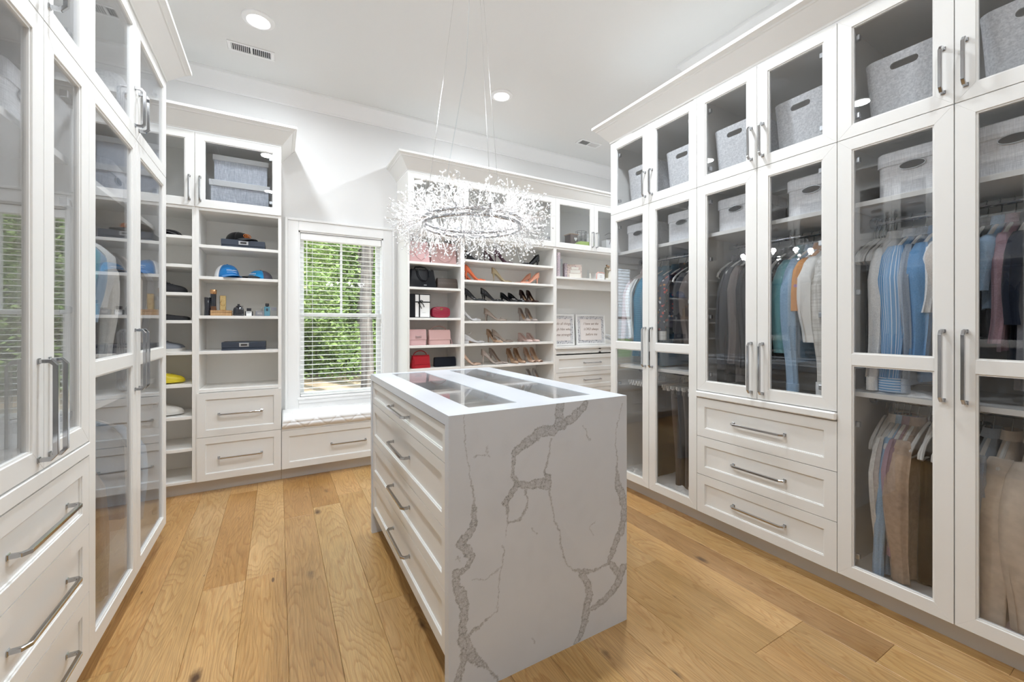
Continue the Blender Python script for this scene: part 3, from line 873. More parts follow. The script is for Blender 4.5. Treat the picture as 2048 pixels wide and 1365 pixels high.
def back_unit(name, x0, x1, label, shelves, yf=0.010, zb=None, doors=()):
    t = thing(name, label, 'shelving', (x0, FY, 0), 0, 'open shelf units on the back wall')
    W = x1 - x0
    carcass(t, W, BD, yf=yf, th=0.020)
    shelf(t, 0.020, W - 0.020, 0.012, BD - 0.012, 2.105, 0.022)
    for z in shelves: shelf(t, 0.020, W - 0.020, 0.014, BD - 0.012, z)
    for a, b_, hg in doors: add_door(t, a - x0, b_ - x0, ZM + 0.01, ZT - 0.003, hg, hU)
    return t
BR1 = back_unit('shelf_unit', 1.024, 1.566, 'white open shelf unit with handbags, right of the window', (1.829, 1.594, 1.309, 1.049, 0.832, 0.60, 0.36), doors=((1.024, 1.566, 'L'),))
BR2 = back_unit('shelf_unit', 1.566, 2.670, 'wide white open shelf unit full of high heels', (1.888, 1.687, 1.483, 1.280, 1.054, 0.830, 0.61, 0.38), doors=((1.566, 2.118, 'L'), (2.118, 2.670, 'R')))
BR3 = thing('vanity_unit', 'white vanity unit with drawers and two framed verses, at the back right corner', 'vanity', (2.670, FY, 0), 0)
W3 = 3.95 - 2.670
carcass(BR3, W3, BD, yf=0.010, th=0.020)
shelf(BR3, 0.02, W3 - 0.02, 0.012, BD - 0.012, 2.105, 0.022)
shelf(BR3, 0.02, W3 - 0.02, 0.008, BD - 0.012, 1.782, 0.024)
MB().box(0.02, W3 - 0.02, 0.10, 0.118, 1.655, 1.758).build('valance', M['paint'], BR3)
MB().box(0.0, W3, -0.012, BD - 0.012, 0.968, 0.992).build('countertop', M['paint'], BR3, bevel=0.002)
add_drawer(BR3, 0.0, W3 / 2 + 0.02, 0.912, 0.966, hl=0, s=0.012)
dd_ = add_drawer(BR3, 0.62, W3 - 0.02, 0.912, 0.966, hl=0.25, s=0.012)
for z0, z1 in ((0.704, 0.900), (0.505, 0.704), (0.30, 0.505), (Z0, 0.30)):
    add_drawer(BR3, 0.0, 0.86, z0, z1, hl=0.26, hx=0.53, s=0.045)
    add_drawer(BR3, 0.86, W3 - 0.01, z0, z1, hl=0.2, s=0.045)
add_door(BR3, 0.0, 0.555, ZM + 0.01, ZT - 0.003, 'L', hU)
add_door(BR3, 0.555, 1.11, ZM + 0.01, ZT - 0.003, 'R', hU)
MB().box(1.11, W3, 0, 0.010, ZM, ZT).build('filler_panel', M['paint'], BR3)
crown([(1.022, YW, -1, 0), (1.022, FY, -1, -1), (XA, FY, 0, -1)], 'white flared crown moulding over the back shelves right of the window')

# ================================================================== ISLAND
IX0, IX1, IY0, IY1, IZ = 0.485, 1.281, 1.276, 2.585, 0.948
ISL = thing('island', 'white dresser island with veined marble waterfall end and glass-topped drawers', 'island', (0, 0, 0))
slab = MB(); ST = 0.036
def sb(x0, x1, y0, y1): slab.box(x0, x1, y0, y1, IZ - ST, IZ)
ya, yb = IY0 + 0.036, IY1 - 0.036
GY0, GY1 = 1.369, 2.53
sb(IX0, 0.597, ya, yb); sb(0.799, 0.967, ya, yb); sb(1.164, IX1, ya, yb)
for a, b_ in ((0.597, 0.799), (0.967, 1.164)):
    sb(a, b_, ya, GY0); sb(a, b_, GY1, yb)
slab.build('countertop', M['marble'], ISL)
for a, b_ in ((0.597, 0.799), (0.967, 1.164)):
    MB().box(a + 0.001, b_ - 0.001, GY0 + 0.001, GY1 - 0.001, IZ - 0.010, IZ - 0.002).build('glass_inset', M['top_glass'], ISL)
# veined waterfall: fine grid carrying the stone's own veins as an attribute
def waterfall(y0, y1, seed):
    import numpy as np
    nx, nz = 350, 420
    xs = np.linspace(IX0, IX1, nx + 1); zs = np.linspace(0.0, IZ, nz + 1)
    X, Z = np.meshgrid(xs, zs)
    rs = np.random.RandomState(seed)
    def noise2(fx, fz, ph):
        return np.sin(X * fx + ph + 1.7 * np.sin(Z * fz * 0.7 + ph * 2)) * np.sin(Z * fz + ph * 1.3 + 1.9 * np.sin(X * fx * 0.6 + ph))
    wob = 0.0035 * noise2(95, 80, 1.0) + 0.0022 * noise2(210, 240, 2.1) + 0.0016 * noise2(520, 470, 0.4)
    wob2 = 0.0035 * noise2(80, 95, 4.0) + 0.0022 * noise2(230, 200, 5.1) + 0.0016 * noise2(480, 530, 3.4)
    A = np.zeros_like(X)
    Xw, Zw = X + wob, Z + wob2
    for L in VEINS:
        for (p, q) in zip(L[:-1], L[1:]):
            x0, z0, w0 = p; x1, z1, w1 = q
            dx, dz = x1 - x0, z1 - z0; l2 = dx * dx + dz * dz + 1e-12
            mg = 0.03
            t = np.clip(((Xw - x0) * dx + (Zw - z0) * dz) / l2, 0, 1)
            d = np.hypot(Xw - x0 - t * dx, Zw - z0 - t * dz)
            hw = (w0 + (w1 - w0) * t) * 0.53
            thin = hw < 0.006
            hw = np.maximum(hw, 0.0014)
            core = np.clip((hw + 0.0016 - d) / 0.0028, 0, 1)
            edge = np.exp(-((d - hw * 0.85) / 0.0035) ** 2)
            v = np.where(thin, core * 0.72, core * (0.50 + 0.42 * edge))
            A = np.maximum(A, v)
    # faint clouding
    cl = 0.05 * np.clip(noise2(22, 17, 0.3) + noise2(41, 33, 1.9) - 0.5, 0, 1)
    A = np.clip(A + cl, 0, 1)
    n = (nx + 1) * (nz + 1)
    verts = np.stack([X.ravel(), np.full(n, y0), Z.ravel()], 1)
    idx = np.arange(n).reshape(nz + 1, nx + 1)
    q = np.stack([idx[:-1, :-1].ravel(), idx[:-1, 1:].ravel(), idx[1:, 1:].ravel(), idx[1:, :-1].ravel()], 1)
    vb = [(IX0, y1, 0), (IX1, y1, 0), (IX1, y1, IZ), (IX0, y1, IZ)]
    allv = verts.tolist() + vb
    c0, c1, c2, c3 = int(idx[0, 0]), int(idx[0, -1]), int(idx[-1, -1]), int(idx[-1, 0])
    B = n
    faces = q.tolist() + [[B + 1, B, B + 3, B + 2]]
    faces.append([B] + [B + 1] + idx[0, ::-1].tolist())
    faces.append(idx[-1, :].tolist() + [B + 2, B + 3])
    faces.append([B] + idx[:, 0].tolist() + [B + 3])
    faces.append([B + 1, B + 2] + idx[::-1, -1].tolist())
    me = D.meshes.new('waterfall_panel'); me.from_pydata(allv, [], faces)
    at = me.attributes.new('vein', 'FLOAT', 'POINT')
    vals = np.concatenate([A.ravel(), np.zeros(4)]).astype(np.float32)
    at.data.foreach_set('value', vals)
    me.materials.append(M['marble_vein'])
    o = D.objects.new('waterfall_panel', me); COL.objects.link(o); o.parent = ISL
    return o
waterfall(IY0, IY0 + 0.036, 3)
MB().box(IX0, IX1, IY1 - 0.036, IY1, 0, IZ).build('waterfall_panel', M['marble'], ISL)
# body
MB().box(0.512, 0.530, ya, yb, 0.125, IZ - ST).box(1.236, 1.254, ya, yb, 0.125, IZ - ST).box(0.53, 1.236, ya, yb, 0.125, 0.143)\
    .box(0.53, 1.236, ya, ya + 0.018, 0.143, 0.80).box(0.53, 1.236, yb - 0.018, yb, 0.143, 0.80).build('body', M['inner'], ISL)
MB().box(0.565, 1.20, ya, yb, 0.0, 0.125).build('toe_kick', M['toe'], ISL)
MB().box(0.53, 1.236, ya, yb, 0.795, 0.805).build('drawer_floor', M['inner'], ISL)
MB().box(0.876, 0.890, ya, yb, 0.805, IZ - ST - 0.001).build('divider', M['inner'], ISL)
for a, b_ in ((0.53, 0.876), (0.89, 1.236)):
    for yy in (1.70, 2.12):
        MB().box(a, b_, yy, yy + 0.010, 0.805, 0.895).build('divider', M['inner'], ISL)
for sgn, X0_, rz in ((1, 0.490, -PI / 2), (-1, 1.276, PI / 2)):
    org = thing  # drawers sit in a turned frame: build in local coordinates and bake the turn
    for z0, z1 in ((0.778, 0.908), (0.553, 0.778), (0.343, 0.553), (0.125, 0.343)):
        s = 0.045
        Wd = yb - ya
        d = add_drawer(ISL, 0.0, Wd, z0, z1, hl=0.30, s=s if z1 - z0 > 0.15 else 0.035)
        R_ = Matrix.Translation((X0_, yb if sgn > 0 else ya, 0)) @ Matrix.Rotation(rz, 4, 'Z')
        d.matrix_local = R_

# ================================================================== CHANDELIER
CHX, CHY, CHZ = 0.862, 1.93, 1.76
CH = thing('chandelier', 'ring chandelier of silver twigs and crystal beads hanging over the island', 'chandelier', (CHX, CHY, CHZ))
RR = 0.25
for dz, rr in ((0.014, RR), (-0.014, RR - 0.004)):
    MB().tube([(rr * math.cos(2 * PI * i / 64), rr * math.sin(2 * PI * i / 64), dz) for i in range(64)], 0.0085, 8, closed=True, up=None).build('ring', M['chrome'], CH, smooth=50)
cz = CEIL - CHZ
MB().lathe([(0.01, cz - 0.035), (0.085, cz - 0.032), (0.095, cz - 0.024), (0.095, cz), (0.01, cz)], n=32).build('canopy', M['trim'], CH, smooth=40)
for k in range(3):
    a = 2 * PI * k / 3 + 0.45
    MB().tube([(0.05 * math.cos(a), 0.05 * math.sin(a), cz - 0.03), (RR * math.cos(a), RR * math.sin(a), 0.014)], 0.0012, 5).build('suspension_wire', M['wire'], CH)
MB().tube([(0, 0, cz - 0.03), (-0.03, 0.01, 0.8), (RR * math.cos(2.2) * 0.8, RR * math.sin(2.2) * 0.8, 0.06), (RR * math.cos(2.2), RR * math.sin(2.2), 0.012)], 0.0022, 6).build('power_cord', M['clear'], CH)
def bead(m_, c, r, rr_):
    # little faceted flower of three crossing octahedra
    for k in range(2):
        a = rr_.uniform(0, PI)
        v = Vector(c) + Vector((rr_.uniform(-1, 1), rr_.uniform(-1, 1), rr_.uniform(-1, 1))) * r * 0.7
        b = len(m_.v); rx = r * rr_.uniform(0.7, 1.1)
        m_.v += [tuple(v + Vector(q) * rx) for q in ((math.cos(a), math.sin(a), 0), (-math.sin(a), math.cos(a), 0), (-math.cos(a), -math.sin(a), 0), (math.sin(a), -math.cos(a), 0), (0, 0, 1), (0, 0, -1))]
        m_.f += [tuple(b + i for i in q) for q in ((0, 1, 4), (1, 2, 4), (2, 3, 4), (3, 0, 4), (1, 0, 5), (2, 1, 5), (3, 2, 5), (0, 3, 5))]
sprays = []
for vnt in range(4):
    rr_ = random.Random(40 + vnt)
    wm, bm_ = MB(), MB()
    for i in range(11):
        # direction outwards (+x) with spread
        az = rr_.gauss(0, 0.55); el = rr_.gauss(0, 0.75)
        d = Vector((math.cos(az) * math.cos(el), math.sin(az) * math.cos(el), math.sin(el)))
        L_ = rr_.uniform(0.085, 0.185)
        bend = Vector((rr_.uniform(-1, 1), rr_.uniform(-1, 1), rr_.uniform(-1, 1))) * 0.012
        p1 = d * L_ * 0.55 + bend; p2 = d * L_
        wm.tube([(0, 0, 0), tuple(p1), tuple(p2)], 0.0007, 3)
        bead(bm_, p2, 0.0045, rr_)
        for q in range(rr_.choice((1, 2, 2))):
            s0 = p1.lerp(p2, rr_.uniform(0.0, 0.8))
            e = s0 + (d + Vector((rr_.uniform(-1, 1), rr_.uniform(-1, 1), rr_.uniform(-1, 1))) * 0.9).normalized() * rr_.uniform(0.02, 0.045)
            wm.tube([tuple(s0), tuple(e)], 0.0006, 3)
            bead(bm_, e, 0.0038, rr_)
    sprays.append((wm.mesh('spray', M['wire']), bm_.mesh('bead_cluster', M['crystal'])))
NSP = 88
for i in range(NSP):
    a = 2 * PI * i / NSP * 1.0 + rnd.uniform(-0.03, 0.03)
    wm, bmm = sprays[i % 4]
    # tilt round the ring's tube so that sprays leave it in every direction
    tl = rnd.choice((0, 0, 0.9, -0.9, 0.5, -0.5, 1.6, -1.6, PI)) + rnd.uniform(-0.3, 0.3)
    Mx = Matrix.Translation((RR * math.cos(a), RR * math.sin(a), 0)) @ Matrix.Rotation(a, 4, 'Z') @ Matrix.Rotation(tl, 4, 'Y') @ Matrix.Rotation(rnd.uniform(0, 6.28), 4, 'X')
    sc_ = 0.62 if abs(tl) > 2.5 else 1.0
    o = D.objects.new('spray', wm); COL.objects.link(o); o.parent = CH; o.matrix_local = Mx @ Matrix.Scale(sc_, 4)
    c = D.objects.new('bead_cluster', bmm); COL.objects.link(c); c.parent = o; c['kind'] = 'stuff'
sock = MB().tube([(0, 0, 0), (0, 0, 0.03)], 0.008, 10).mesh('socket', M['chrome'])
bulbm = MB().lathe([(0.001, 0.03), (0.006, 0.032), (0.009, 0.042), (0.006, 0.056), (0.001, 0.060)], n=10).mesh('bulb', M['bulb'], smooth=50)
for k in range(10):
    a = 2 * PI * (k + 0.35) / 10
    s = D.objects.new('socket', sock); COL.objects.link(s); s.parent = CH; s.location = (RR * math.cos(a), RR * math.sin(a), 0.012)
    o = D.objects.new('bulb', bulbm); COL.objects.link(o); o.parent = s
    L = D.lights.new('bulb_light', 'POINT'); L.energy = 1.25; L.shadow_soft_size = 0.018; L.color = (0.93, 0.965, 1.0)
    lo = D.objects.new('bulb_light', L); COL.objects.link(lo)
    lo.location = (CHX + RR * math.cos(a), CHY + RR * math.sin(a), CHZ + 0.078)

# ================================================================== BINS AND BOXES
def boolean_cut(o, cut):
    md = o.modifiers.new('c', 'BOOLEAN'); md.operation = 'DIFFERENCE'; md.solver = 'EXACT'; md.object = cut
    dg = bpy.context.evaluated_depsgraph_get()
    me = D.meshes.new_from_object(o.evaluated_get(dg))
    o.modifiers.clear(); old = o.data; o.data = me; me.name = old.name
    D.objects.remove(cut)
def stadium(w, h, n=8):
    r = h / 2; p = []
    for i in range(n + 1):
        a = -PI / 2 + PI * i / n; p.append((w / 2 - r + r * math.cos(a), r * math.sin(a)))
    for i in range(n + 1):
        a = PI / 2 + PI * i / n; p.append((-w / 2 + r + r * math.cos(a), r * math.sin(a)))
    return p
def make_bin():
    t = thing('felt_bin', 'x', 'bin', (0, 0, 0), 0, 'grey felt bins in the top cabinets')
    H = 0.318; rs = []
    prof = [(0.246, 0.0), (0.252, 0.06), (0.262, 0.16), (0.275, 0.28), (0.282, H)]
    for w_, z in prof: rs.append([(x, y, z) for x, y in rrect(w_, w_ * 1.25, 0.045, 5)])
    for w_, z in prof[::-1]: rs.append([(x, y, max(z, 0.006) if z == 0 else z) for x, y in rrect(w_ - 0.012, w_ * 1.25 - 0.012, 0.040, 5)])
    o = MB().rings(rs).build('body', M['felt'], t)
    c = MB().prism([(x, z + 0.268) for x, z in stadium(0.092, 0.030)], -0.3, 0.0).build('cut', None)
    boolean_cut(o, c)
    o.data.shade_smooth(); o.data.set_sharp_from_angle(angle=math.radians(40))
    return t
bin0 = make_bin()
def make_box(mat='linen', W=0.25, Dp=0.34, H=0.195):
    t = thing('storage_box', 'x', 'box', (0, 0, 0), 0, 'grey linen lidded boxes')
    rs = [[(x, y, z) for x, y in rrect(W - 0.012, Dp - 0.012, 0.035, 5)] for z in (0, H - 0.03)]
    MB().rings(rs).build('body', M[mat], t, smooth=40)
    rs = [[(x, y, z) for x, y in rrect(W - k, Dp - k, 0.038, 5)] for z, k in ((H - 0.058, 0.0), (H - 0.004, 0.0), (H, 0.008))]
    MB().rings(rs).build('lid', M[mat], t, smooth=40)
    # oval metal rim, with a dark plate painting the finger hole's shade
    yy = -(Dp / 2) + 0.0045
    zc = H * 0.62
    ring = [(0.041 * math.cos(2 * PI * i / 32), yy - 0.0045, zc + 0.017 * math.sin(2 * PI * i / 32)) for i in range(32)]
    MB().tube(ring, 0.0022, 6, closed=True).build('hole_rim', M['steel'], t, smooth=60)
    MB().prism([(0.040 * math.cos(2 * PI * i / 32), zc + 0.016 * math.sin(2 * PI * i / 32)) for i in range(32)], yy - 0.0062, yy - 0.0045).build('hole', M['dark'], t)
    return t
box0 = make_box()
first = {'bin': True, 'box': True}
def put(kind, loc, rz, label, mat=None):
    src = bin0 if kind == 'bin' else box0
    if first[kind]:
        first[kind] = False
        src.location = loc; src.rotation_euler = (0, 0, rz); src['label'] = label; return src
    return copy_tree(src, loc=loc, rot=(0, 0, rz), label=label)
XB = 2.50
for y, n in ((2.185, 'felt bin, top left cabinet at the far end of the right wardrobes'), (1.825, 'felt bin in the second top cabinet from the far end, right wardrobes'),
             (1.462, 'felt bin in the third top cabinet, above the middle wardrobe drawers'), (1.105, 'large felt bin behind glass in the fourth top cabinet, right wardrobes'),
             (0.712, 'felt bin in the top cabinet above the striped shirts'), (0.355, 'felt bin in the top cabinet nearest the camera, right side')):
    put('bin', (XB, y, 2.106), -PI / 2 + rnd.uniform(-0.03, 0.03), 'tall grey ' + n)
for y, n in ((2.203, 'far end wardrobe, left door'), (1.823, 'far end wardrobe, right door'), (1.450, 'middle wardrobe, left door'), (1.056, 'middle wardrobe, right door'),
             (0.678, 'nearest wardrobe above the striped shirts'), (0.400, 'nearest wardrobe at the right edge')):
    put('box', (2.32 + 0.17, y, 1.804), -PI / 2, 'grey linen box with oval hole on the shelf, ' + n)
for y, n in ((2.15, 'in the left wardrobe top cabinet, nearer'), (2.72, 'in the left wardrobe top cabinet beside the crown end'), (1.48, 'in the top cabinet over the left drawers'), (1.78, 'in the second top cabinet over the left drawers')):
    put('bin', (-0.66 - 0.165, y, 2.106), PI / 2 + rnd.uniform(-0.05, 0.05), 'grey felt bin ' + n)
for y, n in ((1.50, 'behind the left foreground door'), (1.80, 'behind the right foreground door'), (2.2, 'on the tall left wardrobe shelf, near end'), (2.62, 'on the tall left wardrobe shelf, middle'), (2.90, 'on the tall left wardrobe shelf, far end')):
    put('box', (-0.66 - 0.17, y, 1.804), PI / 2, 'grey linen box with oval hole ' + n)
for y in (0.55, 0.95):
    put('box', (-0.66 - 0.17, y, 1.804), PI / 2, 'grey linen box left of the camera at %s' % ('the near end' if y < 0.7 else 'the far end'))

def flat_box(name, loc, W, Dp, H, body, lidm, label, lid=0.045, over=0.010, group=None):
    t = thing(name, label, 'box', loc, 0, group)
    MB().box(-W / 2, W / 2, -Dp / 2, Dp / 2, 0, H - 0.004).build('body', body, t, bevel=0.002)
    MB().box(-W / 2 - over, W / 2 + over, -Dp / 2 - over, Dp / 2 + over, H - lid, H).build('lid', lidm, t, bevel=0.003)
    return t
M['lid_pale'] = plain('pale_lid', (0.66, 0.67, 0.68), rough=0.6)
flat_box('archive_box', (-0.255, 3.93, 2.106), 0.375, 0.26, 0.232, M['linen_blue'], M['lid_pale'], 'larger blue-grey linen box with white lid, bottom of the stack behind glass', group='blue-grey boxes in the left top cabinet')
flat_box('archive_box', (-0.250, 3.94, 2.339), 0.345, 0.24, 0.195, M['linen_blue'], M['lid_pale'], 'smaller blue-grey linen box with white lid, on top of the stack', lid=0.04, group='blue-grey boxes in the left top cabinet')

M['navy'] = plain('navy_leatherette', (0.030, 0.040, 0.062), rough=0.5, bump=0.1, bscale=300)
def document_box(loc, label, rz=0):
    W, Dp, H = 0.285, 0.22, 0.062
    t = thing('document_box', label, 'box', loc, rz, 'flat navy document boxes')
    MB().box(-W / 2, W / 2, -Dp / 2, Dp / 2, 0, H * 0.28).box(-W / 2 + 0.002, W / 2 - 0.002, -Dp / 2 + 0.002, Dp / 2 - 0.002, H * 0.28, H * 0.32).build('base', M['navy'], t, bevel=0.0015)
    MB().box(-W / 2, W / 2, -Dp / 2 - 0.002, Dp / 2, H * 0.32, H).build('lid', M['navy'], t, bevel=0.002)
    yf = -Dp / 2 - 0.002
    f = MB().prism([(-0.032, 0.026), (0.032, 0.026), (0.032, 0.054), (-0.032, 0.054)], yf - 0.003, yf).build('label_holder', M['steel'], t, bevel=0.001)
    MB().box(-0.020, 0.020, yf - 0.0042, yf - 0.003, 0.033, 0.047).build('label_card', M['dark'], f)
document_box((-0.235, 3.90, 1.835), 'navy document box with metal label holder, under the black cap')
document_box((-0.230, 3.88, 1.050), 'navy document box alone on the shelf below the perfumes')

# ================================================================== CAPS
def cap(loc, rz, label, front, back, bill, mark=None, squash=1.0):
    t = thing('baseball_cap', label, 'cap', loc, rz, 'baseball caps on the back shelves')
    def dome(a0, a1, mat, nm):
        rs = []
        n = 14
        for i in range(8):
            el = PI / 2 * i / 7
            rr_ = math.cos(el) ** 0.75; z = 0.105 * squash * math.sin(el)
            rs.append([(0.092 * rr_ * math.cos(a0 + (a1 - a0) * j / n), 0.080 * rr_ * math.sin(a0 + (a1 - a0) * j / n), z) for j in range(n + 1)])
        m_ = MB().rings(rs, False, False, closed=False)
        o = m_.build(nm, mat, t, smooth=70)
        sd = o.modifiers.new('t', 'SOLIDIFY'); sd.thickness = 0.003
        return o
    dome(-PI * 0.36, PI * 0.36, front, 'front_panel')
    dome(PI * 0.36, PI * 1.64, back, 'back_panel')
    rs = []
    for i in range(9):
        a = -0.95 + 1.9 * i / 8
        r0 = 0.085; ln = 0.072 * math.cos(a * 0.85)
        z = 0.004 + 0.022 * math.cos(a * 1.3)
        p0 = (0.092 * math.cos(a * 0.9), 0.080 * math.sin(a * 0.9)); p1 = (p0[0] + ln, p0[1] * 1.08)
        rs.append([(p0[0] - 0.006, p0[1], z + 0.002), (p1[0], p1[1], z - 0.014), (p1[0], p1[1], z - 0.017), (p0[0] - 0.006, p0[1], z - 0.002)])
    MB().rings(rs).build('bill', bill, t, smooth=50)
    MB().ball((0, 0, 0.106 * squash), 0.006, None, 0.004).build('button', bill, t, smooth=60)
    if mark:
        mm_, txt = mark
        if txt == 'oval':
            p = []
            for ring_r in (0.026, 0.016, 0.006):
                MBt = MB().tube([(0.098 * math.cos(0.30 * ring_r / 0.026 * math.cos(2 * PI * i / 24)) * 0.90 + 0.0, ring_r * 1.3 * math.cos(2 * PI * i / 24), 0.056 * squash + ring_r * 0.6 * math.sin(2 * PI * i / 24)) for i in range(24)], 0.0022, 5, closed=True)
                MBt.build('embroidery', mm_, t)
        else:
            rg = random.Random(3)
            for k in range(9):
                y = -0.030 + 0.0075 * k; x = math.sqrt(max(0, 1 - (y / 0.080) ** 2)) * 0.092 * 0.90
                z = 0.056 * squash
                MB().tube([(x, y - 0.002, z - 0.004), (x - 0.001, y, z + 0.006 * rg.uniform(0.5, 1)), (x, y + 0.003, z - 0.004), (x, y + 0.005, z + 0.002)], 0.0011, 4).build('embroidery', mm_, t) if k == 0 else None
            m_ = MB()
            for k in range(9):
                y = -0.030 + 0.0075 * k; x = math.sqrt(max(0, 1 - (y / 0.080) ** 2)) * 0.092 * 0.905
                z = 0.056 * squash
                m_.tube([(x, y - 0.002, z - 0.004), (x - 0.001, y, z + 0.007 * rg.uniform(0.5, 1)), (x, y + 0.003, z - 0.004), (x, y + 0.005, z + 0.002)], 0.0011, 4)
            m_.tube([(0.0925 - 0.5 * (y_ ** 2) / 0.07, y_, 0.042 * squash - abs(y_) * 0.1) for y_ in (-0.034, -0.02, 0, 0.02, 0.034)], 0.001, 4)
            m_.build('embroidery', mm_, t)
    return t
M['cap_blue'] = cloth('blue_twill', (0.015, 0.16, 0.42)); M['cap_blue2'] = cloth('bright_blue_twill', (0.02, 0.24, 0.52))
M['cap_white'] = cloth('white_mesh', (0.75, 0.76, 0.78)); M['cap_grey'] = cloth('charcoal_mesh', (0.11, 0.10, 0.13)); M['cap_black'] = cloth('black_twill', (0.012, 0.012, 0.014))
M['orange_thread'] = plain('orange_thread', (0.75, 0.22, 0.04), rough=0.6); M['white_thread'] = plain('white_thread', (0.85, 0.88, 0.9), rough=0.6)
cap((-0.275, 3.90, 1.898), -0.75, 'black baseball cap with orange oval emblem, on the upper navy box', M['cap_black'], M['cap_black'], M['cap_black'], (M['orange_thread'], 'oval'), squash=0.72)
cap((-0.345, 3.86, 1.604), -1.12, 'blue baseball cap with white mesh back and white lettering', M['cap_blue'], M['cap_white'], M['cap_blue'], (M['white_thread'], 'txt'))
cap((-0.125, 3.88, 1.604), -2.35, 'bright blue baseball cap with charcoal back, right of the other', M['cap_blue2'], M['cap_grey'], M['cap_black'], (M['white_thread'], 'txt'), squash=0.72)
cap((-0.70, 3.9, 1.894), -1.6, 'dark cap lying on the top shelf behind the left wardrobe', M['cap_black'], M['cap_black'], M['cap_black'], None, squash=0.5)

# ================================================================== PERFUMES
M['dkglass'] = plain('dark_bottle_glass', (0.012, 0.014, 0.022), rough=0.06, coat=0.8)
M['amber'] = plain('amber_glass', (0.10, 0.035, 0.012), rough=0.06, coat=0.8)
M['blueglass'] = plain('blue_bottle_glass', (0.10, 0.26, 0.34), rough=0.08, coat=0.8)
M['greyglass'] = plain('grey_bottle_glass', (0.22, 0.22, 0.25), rough=0.1, coat=0.8)
M['cream'] = plain('cream_card', (0.80, 0.77, 0.70), rough=0.6)
M['white'] = plain('white_card', (0.84, 0.84, 0.83), rough=0.5)
M['wood'] = mk_linen('light_wood_grain', (0.36, 0.21, 0.10), (0.56, 0.36, 0.19), 200)
pz = 1.313; py = 3.80
def bottle(name, label, x, y=py, z=pz):
    return thing(name, label, 'perfume', (x, y, z), 0, 'perfume bottles on the middle shelf')
t = bottle('perfume_bottle', 'plain black waisted bottle at the left end of the perfume shelf', -0.462)
MB().lathe([(0.0195, 0), (0.020, 0.004), (0.0175, 0.06), (0.0195, 0.118), (0.0185, 0.122)], n=24).build('body', M['dkglass'], t, smooth=50)
MB().lathe([(0.0187, 0.122), (0.0195, 0.124), (0.020, 0.133), (0.018, 0.136)], n=24).build('cap', M['dkglass'], t, smooth=50)
t = bottle('perfume_bottle', 'tall black and amber bottle with copper cap, on the wooden block', -0.425, 3.80, pz + 0.040)
MB().lathe([(0.0195, 0.0), (0.0200, 0.004), (0.0185, 0.03)], n=24).build('foot', M['amber'], t, smooth=50)
MB().lathe([(0.0185, 0.03), (0.0175, 0.07), (0.0190, 0.122)], n=24).build('body', M['dkglass'], t, smooth=50)
MB().lathe([(0.0190, 0.122), (0.0205, 0.124), (0.0215, 0.152), (0.020, 0.155)], n=24).build('cap', M['copper'], t, smooth=50)
t = bottle('perfume_bottle', 'gold ingot-shaped bottle with relief, on the wooden block', -0.366, 3.80, pz + 0.040)
MB().box(-0.0195, 0.0195, -0.011, 0.011, 0, 0.112).build('body', M['gold'], t, bevel=0.003)
r_ = MB()
for rr_ in (0.016, 0.011):
    r_.tube([(rr_ * math.cos(2 * PI * i / 6), -0.0115, 0.056 + rr_ * 1.7 * math.sin(2 * PI * i / 6)) for i in range(6)], 0.0012, 4, closed=True)
r_.tube([(-0.015, -0.0115, 0.012), (-0.005, -0.0115, 0.020), (0.005, -0.0115, 0.011), (0.015, -0.0115, 0.019)], 0.0015, 4).ball((0, -0.0115, 0.1), 0.003)
r_.build('relief', M['gold'], t)
t = thing('wooden_block', 'light wooden block box holding two bottles', 'box', (-0.375, 3.81, pz))
MB().box(-0.066, 0.066, -0.035, 0.035, 0, 0.024).build('body', M['wood'], t, bevel=0.0015)
MB().box(-0.066, 0.066, -0.035, 0.035, 0.0255, 0.040).build('lid', M['wood'], t, bevel=0.0015)
t = bottle('perfume_bottle', 'round-shouldered black glass bottle with a trigger collar, in the middle', -0.267)
MB().rings([[(x, y, z) for x, y in rrect(w_, d_, 0.012, 4)] for w_, d_, z in ((0.066, 0.036, 0), (0.070, 0.040, 0.006), (0.070, 0.040, 0.045), (0.060, 0.036, 0.062), (0.036, 0.030, 0.068))]).build('body', M['dkglass'], t, smooth=50)
MB().lathe([(0.018, 0.068), (0.018, 0.076), (0.008, 0.080), (0.008, 0.090), (0.002, 0.092)], n=16).box(0.0, 0.030, -0.004, 0.004, 0.072, 0.076).build('sprayer', M['dkglass'], t, smooth=50)
t = bottle('perfume_bottle', 'small square black bottle with a white label and black cap', -0.199)
MB().box(-0.026, 0.026, -0.014, 0.014, 0, 0.036).build('body', M['dkglass'], t, bevel=0.003)
MB().box(-0.015, 0.015, -0.011, 0.011, 0.038, 0.060).build('cap', M['dkglass'], t, bevel=0.002)
lb = MB().box(-0.018, 0.018, -0.0152, -0.014, 0.001, 0.034).build('label_plate', M['white'], t)
MB().box(-0.013, -0.006, -0.0158, -0.0152, 0.020, 0.022).box(-0.013, -0.011, -0.0158, -0.0152, 0.020, 0.030).box(-0.013, -0.006, -0.0158, -0.0152, 0.028, 0.030)\
    .box(-0.003, 0.004, -0.0158, -0.0152, 0.020, 0.022).box(-0.003, -0.001, -0.0158, -0.0152, 0.020, 0.030).box(0.002, 0.004, -0.0158, -0.0152, 0.020, 0.030).box(-0.003, 0.004, -0.0158, -0.0152, 0.028, 0.030)\
    .box(0.007, 0.013, -0.0158, -0.0152, 0.028, 0.030).box(0.010, 0.012, -0.0158, -0.0152, 0.020, 0.030).build('print', M['dark'], lb)
t = bottle('perfume_bottle', 'low grey glass bottle with a pale square plate, cap off', -0.128)
MB().box(-0.028, 0.028, -0.016, 0.016, 0, 0.040).build('body', M['greyglass'], t, bevel=0.003)
MB().box(-0.016, 0.016, -0.0172, -0.016, 0.012, 0.030).build('label_plate', M['steel'], t)
